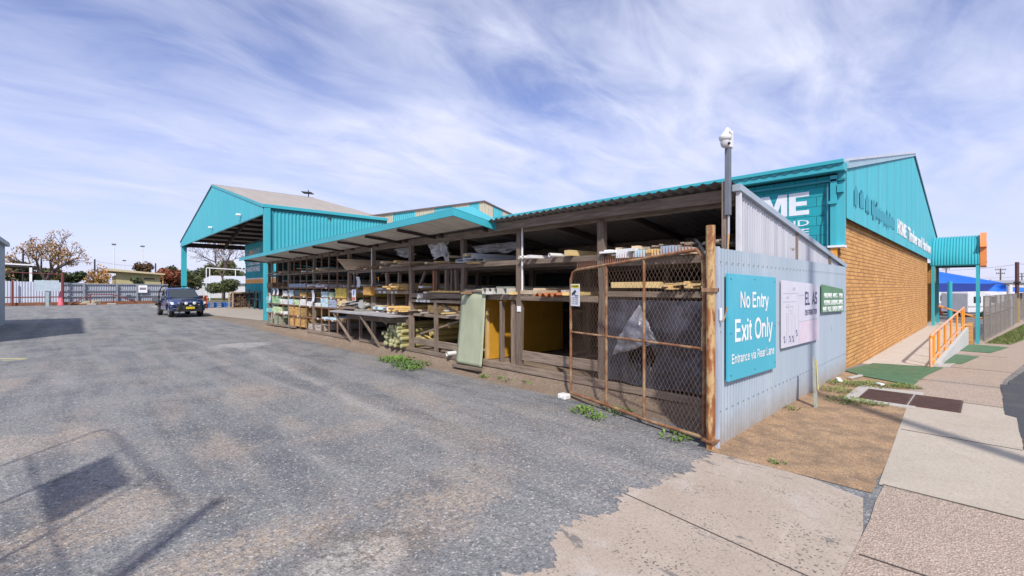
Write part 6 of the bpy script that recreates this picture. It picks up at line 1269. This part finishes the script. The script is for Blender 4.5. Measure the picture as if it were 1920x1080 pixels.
for x in (fx0, fx1):
    for y in (fy0, fy1): fr_((x, y, 0), (x, y, 1.35))
for z in (.06, 1.32):
    for y in (fy0, fy1): fr_((fx0, y, z), (fx1, y, z))
    for x in (fx0, fx1): fr_((x, fy0, z), (x, fy1, z))
fw = mat('firewood', (.16, .10, .07), .9, 0, .45, 4, objvar=.4, stain=(.3, .2, .12), samt=.5); 
for k in range(90):
    i, j = k % 10, k // 10; z = .14 + j * .135; yy = fy0 + .08 + rr.random() * .1
    x = fx0 + .06 + i * (fx1 - fx0 - .1) / 10 + rr.uniform(0, .08); MB().prism([(x, yy, z), (x + .17, yy + .03, z + rr.uniform(-.03, .03)), (x + rr.uniform(.05, .13), yy, z + .15)], (rr.uniform(-.05, .05), fy1 - yy - .05, 0)).build('split_log', fw, fc)
for k in range(30):
    if k < 15: u = fy0 + (fy1 - fy0) * rr.random(); z = .14 + 1.15 * rr.random(); MB().prism([(fx0 + .03, u, z), (fx0 + .03, u + .16, z), (fx0 + .03, u + .08, z + .14)], (.3, 0, 0)).build('split_log', fw, fc)
sc = thing('steel_trolley_frame', 'dark teal steel rack frame standing behind the firewood crate', 'rack frame', (5.6, 38, 0))
for a, b_ in (((5.4, 37, .0), (5.4, 37, 1.5)), ((5.4, 40, 0), (5.4, 40, 1.6)), ((5.4, 36.5, 1.35), (5.4, 41, 1.6)), ((5.4, 36.5, .8), (5.4, 41, .85)), ((5.4, 38.5, 0), (5.4, 38.5, 1.5))): MB().beam(a, b_, .08, .08).build('bar', mat('dark_blue_steel', (.02, .08, .12), .5), sc)

# ------------------------------------------------------------------ blue tray-back ute
ut = thing('utility_truck', 'dark blue single-cab ute with black bull bar and flat tray parked in the yard', 'ute', (0, 0, 0))
cb = mat('ute_blue', (.012, .035, .16), .25, .35, .05, 2, coat=1.0); ub = mat('ute_black', (.018, .018, .02), .45); ug = mat('ute_grey_plastic', (.05, .055, .065), .55); ugl = mat('ute_glass', (.02, .03, .035), .04, 0, 0, spec=.9)
chr_ = mat('lamp_clear', (.72, .73, .75), .12, .1)
def loft(secs, half):
    """secs: list of (x, [(y,z)...]) for one side from bottom to centre-top; mirrored"""
    mb = MB(); n = len(secs[0][1]); vs = []
    for x, c in secs:
        row = [(x, y, z) for y, z in c] + [(x, -y, z) for y, z in reversed(c)]; vs += row
    m_ = 2 * n; fs = [(i * m_ + k, i * m_ + k + 1, (i + 1) * m_ + k + 1, (i + 1) * m_ + k) for i in range(len(secs) - 1) for k in range(m_ - 1)]
    fs += [tuple(range(m_)), tuple((len(secs) - 1) * m_ + k for k in reversed(range(m_)))]
    return mb.add(vs, fs)
def ip(x, tab):
    for (a, va), (b_, vb) in zip(tab, tab[1:]):
        if a <= x <= b_: return va + (vb - va) * (x - a) / (b_ - a)
    return tab[0][1] if x < tab[0][0] else tab[-1][1]
hood = [(-.72, 1.05), (1.0, 1.08), (1.3, 1.07), (2.1, .97), (2.35, .90), (2.50, .80)]
hw = [(-.72, .80), (1.2, .86), (2.0, .86), (2.3, .80), (2.45, .70), (2.52, .62)]
secs = []; x = -.70
FWX = 1.62
while x <= 2.521:
    w_ = ip(x, hw); h = ip(x, hood); zb_ = .38; d = abs(x - FWX)
    if d < .43: zb_ = .36 + math.sqrt(.43 ** 2 - d * d) + .0
    zb_ = max(.38, min(zb_, h - .14)); zc = h + .05 * (x < 2.2)
    secs.append((x, [(w_ - .05, zb_), (w_ + .01, zb_ + .02), (w_ + .035 * (d < .55), max(zb_ + .04, .62)), (w_, max(zb_ + .07, h - .16)), (w_ - .05, h - .03), (w_ - .16, h + .015), (w_ * .5, zc), (0, zc + .015)])); x += .0525
loft(secs, 0).build('body', cb, ut, True)
ch = [(-.66, 1.05, .82, 1.06), ]
def cabsec(x, zb1, wb, zt, wt): return (x, [(wb, zb1), (wt + (wb - wt) * .25, zb1 + (zt - zb1) * .75), (wt, zt - .04), (wt - .07, zt), (0, zt + .025)])
loft([cabsec(-.72, 1.02, .80, 1.60, .64), cabsec(-.60, 1.02, .81, 1.66, .66), cabsec(-.1, 1.03, .82, 1.69, .68), cabsec(.30, 1.04, .83, 1.67, .67), cabsec(.46, 1.05, .83, 1.60, .66), cabsec(1.18, 1.06, .84, 1.10, .82)], 0).build('cab', cb, ut, True)
MB().add([(1.20, .74, 1.13), (1.20, -.74, 1.13), (.50, -.60, 1.625), (.50, .60, 1.625)], [(0, 1, 2, 3)]).build('windscreen', ugl, ut, thick=.02)
for s in (1, -1):
    MB().add([(.92, s * .835, 1.10), (-.45, s * .825, 1.08), (-.42, s * .70, 1.60), (.36, s * .70, 1.585)], [(0, 1, 2, 3)]).build('side_window', ugl, ut, thick=.02)
    MB().tube([(1.18, s * .79, 1.08), (.46, s * .635, 1.615), (.30, s * .66, 1.655)], .025, 6).build('pillar', cb, ut, True)
    m1 = MB().box(.72, s * .86, 1.06, .86, s * 1.06, 1.24).build('mirror', ub if s > 0 else mat('mirror_grey', (.25, .27, .3), .2, .6), ut, bevel=.03)
    MB().prism([(2.46, s * .44, .70), (2.34, s * .82, .72), (2.18, s * .88, .90), (2.40, s * .48, .86)], (.07, 0, 0)).build('headlight', chr_, ut, bevel=.015)
    MB().prism([(2.44, s * .55, .40), (2.40, s * .78, .42), (2.40, s * .74, .52), (2.45, s * .55, .53)], (.06, 0, 0)).build('fog_recess', ub, ut)
    for xw, rw in ((FWX, .345), (-1.47, .345)):
        wh_ = MB().tube([(xw, s * .60, .345), (xw, s * .62, .345), (xw, s * .80, .345), (xw, s * .83, .345)], rw, 28)
        for i in (0, 3):
            for k in range(28): v = Vector(wh_.v[i * 28 + k]); c_ = Vector((xw, v.y, .345)); wh_.v[i * 28 + k] = tuple(c_ + (v - c_) * .9)
        wo_ = wh_.build('wheel', tyre, ut, True)
        rb = MB().tube([(xw, s * .80, .345), (xw, s * .838, .345)], .21, 20); rb.build('rim', rim, wo_, True)
        MB().tube([(xw, s * .835, .345), (xw, s * .85, .345)], .06, 10).build('hub', ub, wo_, True)
    MB().box(-.50, s * .845, .94, -.38, s * .87, .97).build('door_handle', ub, ut)
    MB().tube([(FWX - .46, s * .86, .5), (FWX - .36, s * .885, .70), (FWX - .1, s * .895, .81), (FWX + .15, s * .89, .81), (FWX + .36, s * .86, .70), (FWX + .45, s * .82, .52)], .025, 6).build('arch_lip', ug, ut, True)
MB().prism([(2.20, -.84, .34), (2.52, -.62, .34), (2.58, -.45, .36), (2.58, .45, .36), (2.52, .62, .34), (2.20, .84, .34)], (0, 0, .33)).build('bumper', ug, ut, bevel=.04)
MB().prism([(2.46, -.42, .64), (2.46, .42, .64), (2.42, .48, .84), (2.42, -.48, .84)], (.07, 0, 0)).build('grille', ub, ut, bevel=.01)
bb = MB()
for s in (1, -1):
    bb.tube([(2.70, s * .52, .28), (2.72, s * .54, .6), (2.68, s * .47, .90), (2.64, s * .38, 1.0), (2.64, 0, 1.02)], .032, 8)
    bb.tube([(2.70, s * .53, .55), (2.62, s * .80, .52), (2.35, s * .92, .50)], .028, 8); bb.tube([(2.69, s * .5, .80), (2.6, s * .78, .74), (2.36, s * .93, .72), (2.35, s * .92, .5)], .026, 8)
bb.tube([(2.72, -.52, .62), (2.72, .52, .62)], .026, 8); bb.box(2.60, -.52, .34, 2.70, .52, .50)
bb.build('bull_bar', ub, ut, True)
for s in (1, -1):
    sl2 = MB().tube([(2.66, s * .20, .82), (2.74, s * .20, .82)], .095, 18).build('spotlight', ub, ut, True); MB().tube([(2.74, s * .20, .82), (2.752, s * .20, .82)], .085, 18, r1=.07).build('lens', chr_, sl2, True)
npl = MB().box(2.735, -.20, .50, 2.745, .20, .615).build('number_plate', mat('plate_yel', (.80, .62, .02), .4), ut)
text('BT 96 RT', 'plate_number', ub, npl, (2.747, -.165, .525), YP, ZP, .062, .33, .004, .001)
MB().box(2.715, -.04, .66, 2.73, .04, .71).build('badge', chr_, ut)
tray = MB().box(-2.75, -.92, .80, -.80, .92, .86); tray.build('tray_floor', ub, ut)
for s in (1, -1): MB().box(-2.75, s * .89, .86, -.80, s * .93, 1.10).build('tray_side', mat('tray_grey', (.09, .10, .11), .5), ut)
MB().box(-2.78, -.92, .86, -2.74, .92, 1.10).build('tailgate', MATS['tray_grey'], ut)
hdb = MB()
for dx in (0, .0): hdb.tube([(-.86, -.88, .86), (-.86, -.86, 1.45), (-.86, -.74, 1.76), (-.86, -.6, 1.80), (-.86, .6, 1.80), (-.86, .74, 1.76), (-.86, .86, 1.45), (-.86, .88, .86)], .032, 8)
hdb.tube([(-.86, -.84, 1.5), (-.86, .84, 1.5)], .02, 6); hdb.tube([(-.86, -.85, 1.2), (-.86, .85, 1.2)], .02, 6)
for y in (-.4, 0, .4): hdb.tube([(-.86, y, 1.2), (-.86, y, 1.79)], .015, 6)
hdb.build('headboard', ub, ut, True)
MB().box(-2.2, -.35, .5, -.5, .35, .8).build('chassis', ub, ut); MB().box(-.75, -.6, .45, 2.2, .6, .6).build('underbody', ub, ut); MB().tube([(-1.47, -.7, .35), (-1.47, .7, .35)], .07, 8).build('axle', ub, ut)
for s in (1, -1): MB().prism([(-2.0, s * .62, .62), (-1.9, s * .62, .76), (-1.05, s * .62, .76), (-.95, s * .62, .62), (-.98, s * .62, .6), (-1.1, s * .62, .72), (-1.85, s * .62, .72), (-1.98, s * .62, .6)], (0, s * .26, 0)).build('mudguard', ub, ut)
tbx = thing('tray_bundle', 'pale blue-grey wrapped bundle standing in the tray of the ute', 'bundle', (0, 0, 0))
UL, UA = Vector((-.28, 32.55, 0)), math.atan2(-.998, .056)
ut.location = UL; ut.rotation_euler = (0, 0, UA)
M5 = Matrix.Translation(UL) @ Matrix.Rotation(UA, 4, 'Z'); tb5 = MB().prism([(-1.35, -.78, .87), (-1.0, -.78, .87), (-1.0, -.70, 1.38), (-1.15, -.70, 1.38)], (0, .5, 0)); tb5.v = [tuple(M5 @ Vector(v)) for v in tb5.v]
tbx.location = M5 @ Vector((-1.2, -.6, .87)); tb5.build('wrap', mat('bundle_blue', (.35, .45, .55), .6, 0, .2, 5), tbx, bevel=.03)

# ------------------------------------------------------------------ small things on the ground
jg = thing('plastic_container', 'white plastic container lying at the free foot of the gate', 'container', (.50, 2.52, 0))
MB().box(.44, 2.44, .0, .58, 2.60, .085).build('body', mat('jug_white', (.70, .70, .68), .5, 0, .08, 9), jg, bevel=.02)
MB().tube([(.44, 2.52, .045), (.42, 2.52, .045)], .018, 10).build('cap', white(), jg, True)
leafg = mat('weed_leaf', (.11, .20, .03), .7, 0, .35, 9, stain=(.22, .33, .05), samt=.7, sscale=6)
def weed(x, y, r0, h, n, lab, seed, z=0, cat='weed', m=None):
    r = random.Random(seed); mb = MB()
    for k in range(n):
        a = r.random() * 6.283; q = r0 * r.random() ** .6; px_, py_ = x + q * math.cos(a), y + q * math.sin(a); L = h * r.uniform(.5, 1.2); b_ = a + r.uniform(-1.2, 1.2); w_ = L * r.uniform(.10, .22)
        o = Vector((px_, py_, z)); d1 = Vector((math.cos(b_), math.sin(b_), 0)); sd_ = Vector((-math.sin(b_), math.cos(b_), 0)) * w_
        m1 = o + d1 * L * .35 + Vector((0, 0, L * r.uniform(.3, .7))); tp_ = o + d1 * L * r.uniform(.7, 1.1) + Vector((0, 0, L * r.uniform(.1, .7)))
        mb.add([o, m1 - sd_, tp_, m1 + sd_], [(0, 1, 2, 3)])
    if cat == 'weed' and n > 100: n2 = n // 3
    single(mb, 'weed_clump', m or leafg, lab, cat, (x, y, z), 'weeds in the yard')
weed(.52, 7.55, .36, .14, 190, 'bright green weed patch in front of the pine logs, left half', 1); weed(.40, 6.75, .42, .12, 210, 'darker green weed patch right of the first, by the centre post', 2, m=mat('weed_dark', (.07, .15, .03), .8, 0, .3, 9, stain=(.18, .24, .06), samt=.6)); weed(.15, 6.35, .24, .10, 80, 'light green tuft in front of the darker patch', 12)
weed(.72, 4.6, .10, .09, 50, 'tiny weed just right of the green sheet foot', 3); weed(.85, 4.05, .22, .10, 90, 'small weed at the foot of the bearer, middle bay', 4); weed(.95, 3.55, .18, .11, 80, 'small weed before the tall double post', 5)
weed(.14, 1.85, .18, .09, 75, 'weed growing at the gate below its first upright', 6); weed(.02, 1.55, .12, .08, 60, 'small weed right of the container under the gate', 7); weed(.02, .50, .18, .08, 60, 'sprawling weed close to the gate hinge', 8); weed(.45, 1.5, .2, .08, 70, 'faint weed behind the gate wire', 9)
weed(.02, -.55, .06, .05, 24, 'tiny weed in the dirt near the apron edge', 10)
gsm = mat('verge_grass_clump', (.15, .21, .05), .85, 0, .4, 8, stain=(.26, .22, .10), samt=.6)
for i, (x, y, r0, n, lab) in enumerate([(4.9, -.22, .3, 420, 'grass clump by the white rubbish at the fence end'), (4.2, -.25, .26, 260, 'grass clump left of the pit surround'), (3.45, -.55, .30, 420, 'grass clump along the near corner of the pit surround'), (5.15, -.62, .34, 480, 'grass clump between pit lids and turf mat'), (5.35, -1.0, .22, 320, 'grass clump at the tip of the largest turf mat'), (3.5, -.85, .14, 120, 'grass tuft on the near side of the pit lids'), (2.35, -.05, .12, 60, 'grass tuft at the fence foot behind the stub post')]):
    weed(x, y, r0, .055, int(n * .7), lab, 30 + i, .006, 'grass clump', gsm)
for i, (x, y, a, l, lab) in enumerate([(5.15, -.10, .3, .32, 'white torn plastic strip at the foot of the fence end'), (5.7, -.25, -.2, .5, 'long pale concrete edging piece curving from the brick wall'), (5.2, -.68, .8, .12, 'small white scrap between grass and turf')]):
    mb = MB(); mb.beam((x - l / 2 * math.cos(a), y - l / 2 * math.sin(a), .03), (x + l / 2 * math.cos(a), y + l / 2 * math.sin(a), .03), .07, .035); single(mb, ['plastic_scrap', 'edging_piece', 'plastic_scrap'][i], white() if i != 1 else conc(), lab, ['scrap', 'edging', 'scrap'][i], (x, y, .01), bevel=.01)
# small stones scattered in the dirt verge and yard
stn = MB(); r = random.Random(8)
for k in range(1500):
    if k < 900: x, y, z = r.uniform(-.1, 3.6), r.uniform(-1.2, -.02), .008
    else: x, y, z = r.uniform(-4.5, .9), r.uniform(.2, 9), 0
    if z == 0 and x > .5: z = .0
    s = r.uniform(.003, .010) if k < 900 else r.uniform(.003, .008); a = r.random() * 3
    v = [Vector((math.cos(a + i * 2.09) * s * r.uniform(.7, 1.2), math.sin(a + i * 2.09) * s * r.uniform(.7, 1.2), 0)) for i in range(3)]; c_ = Vector((x, y, z)); stn.add([c_ + v[0], c_ + v[1], c_ + v[2], c_ + Vector((0, 0, s * .9))], [(0, 1, 3), (1, 2, 3), (2, 0, 3)])
tag(stn.build('loose_stones', mat('stone_bits', (.34, .28, .22), .9, 0, .5, 60)), kind='stuff')
chl = thing('survey_mark', 'short pale yellow painted arrow on the asphalt at the left edge', 'paint mark', tuple(C3(15, 668, 10)))
p1, p2 = cw(-11.6, 10.9, .004), cw(-12.5, 10.95, .004); MB().beam(p1, p2, .06, .003).build('stroke', mat('chalk_yellow', (.50, .48, .20), .9), chl); MB().beam(p1, cw(-11.85, 10.6, .004), .05, .003).build('stroke', MATS['chalk_yellow'], chl)

# ------------------------------------------------------------------ things beside the photographer that throw the shadows in view
og = thing('left_gate', 'matching pipe-framed gate with a sign board, opened beside the driveway on the left', 'gate', tuple(cw(-2.3, 1.35)))
Q0, Q1 = Vector(cw(-2.3, 1.35)), Vector(cw(-4.85, 3.50)); QD = (Q1 - Q0); 
def qq(f, z): p = Q0 + QD * f; return (p.x, p.y, z)
MB().tube([qq(.02, .1), qq(.02, 1.95), qq(.08, 2.05), qq(.95, 2.05), qq(1, 1.95), qq(1, .1), qq(.02, .1)], .018, 8).build('frame', rust(), og, True)
for f in (.34, .67): MB().tube([qq(f, .1), qq(f, 2.05)], .013, 8).build('upright', rust(), og, True)
MB().tube([qq(0.02, 1.1), qq(1, 1.1)], .012, 8).build('crossbar', rust(), og, True)
nrm_ = Vector((-QD.y, QD.x, 0)).normalized() * .02
MB().prism([Vector(qq(.38, 1.15)), Vector(qq(.66, 1.15)), Vector(qq(.66, 1.85)), Vector(qq(.38, 1.85))], nrm_).build('board', white(), og)
wm2 = MB()
for k in range(40):
    for sg_ in (1, -1):
        f0 = k / 30 - .3 * (sg_ > 0); f1 = f0 + sg_ * .3
        if min(f0, f1) < 0 or max(f0, f1) > 1: continue
        wm2.tube([qq(f0, .12), qq(f1, 2.03)], .0018, 3, cap=False)
wm2.build('chain_wire', wire, og)
gp2 = thing('left_gate_post', 'rusty round gate post on the left side of the driveway', 'gate post', tuple(cw(-2.25, 1.25)))
MB().tube([cw(-2.25, 1.25, 0), cw(-2.25, 1.25, 2.4)], .05, 14).build('tube', rustpost(), gp2, True)
spl = thing('street_power_pole', 'tall timber power pole on the street verge behind the photographer', 'power pole', tuple(cw(5.15, 1.6)))
MB().tube([cw(5.15, 1.6, 0), cw(5.15, 1.6, 9.5)], .125, 14, r1=.10).build('pole', mat('pole_brown', (.10, .085, .08), .8), spl, True)
q = cw(5.15, 1.6, 9.2); MB().beam(tuple(q - RT * 1.1), tuple(q + RT * 1.1), .12, .12).build('crossarm', MATS['pole_brown'], spl)
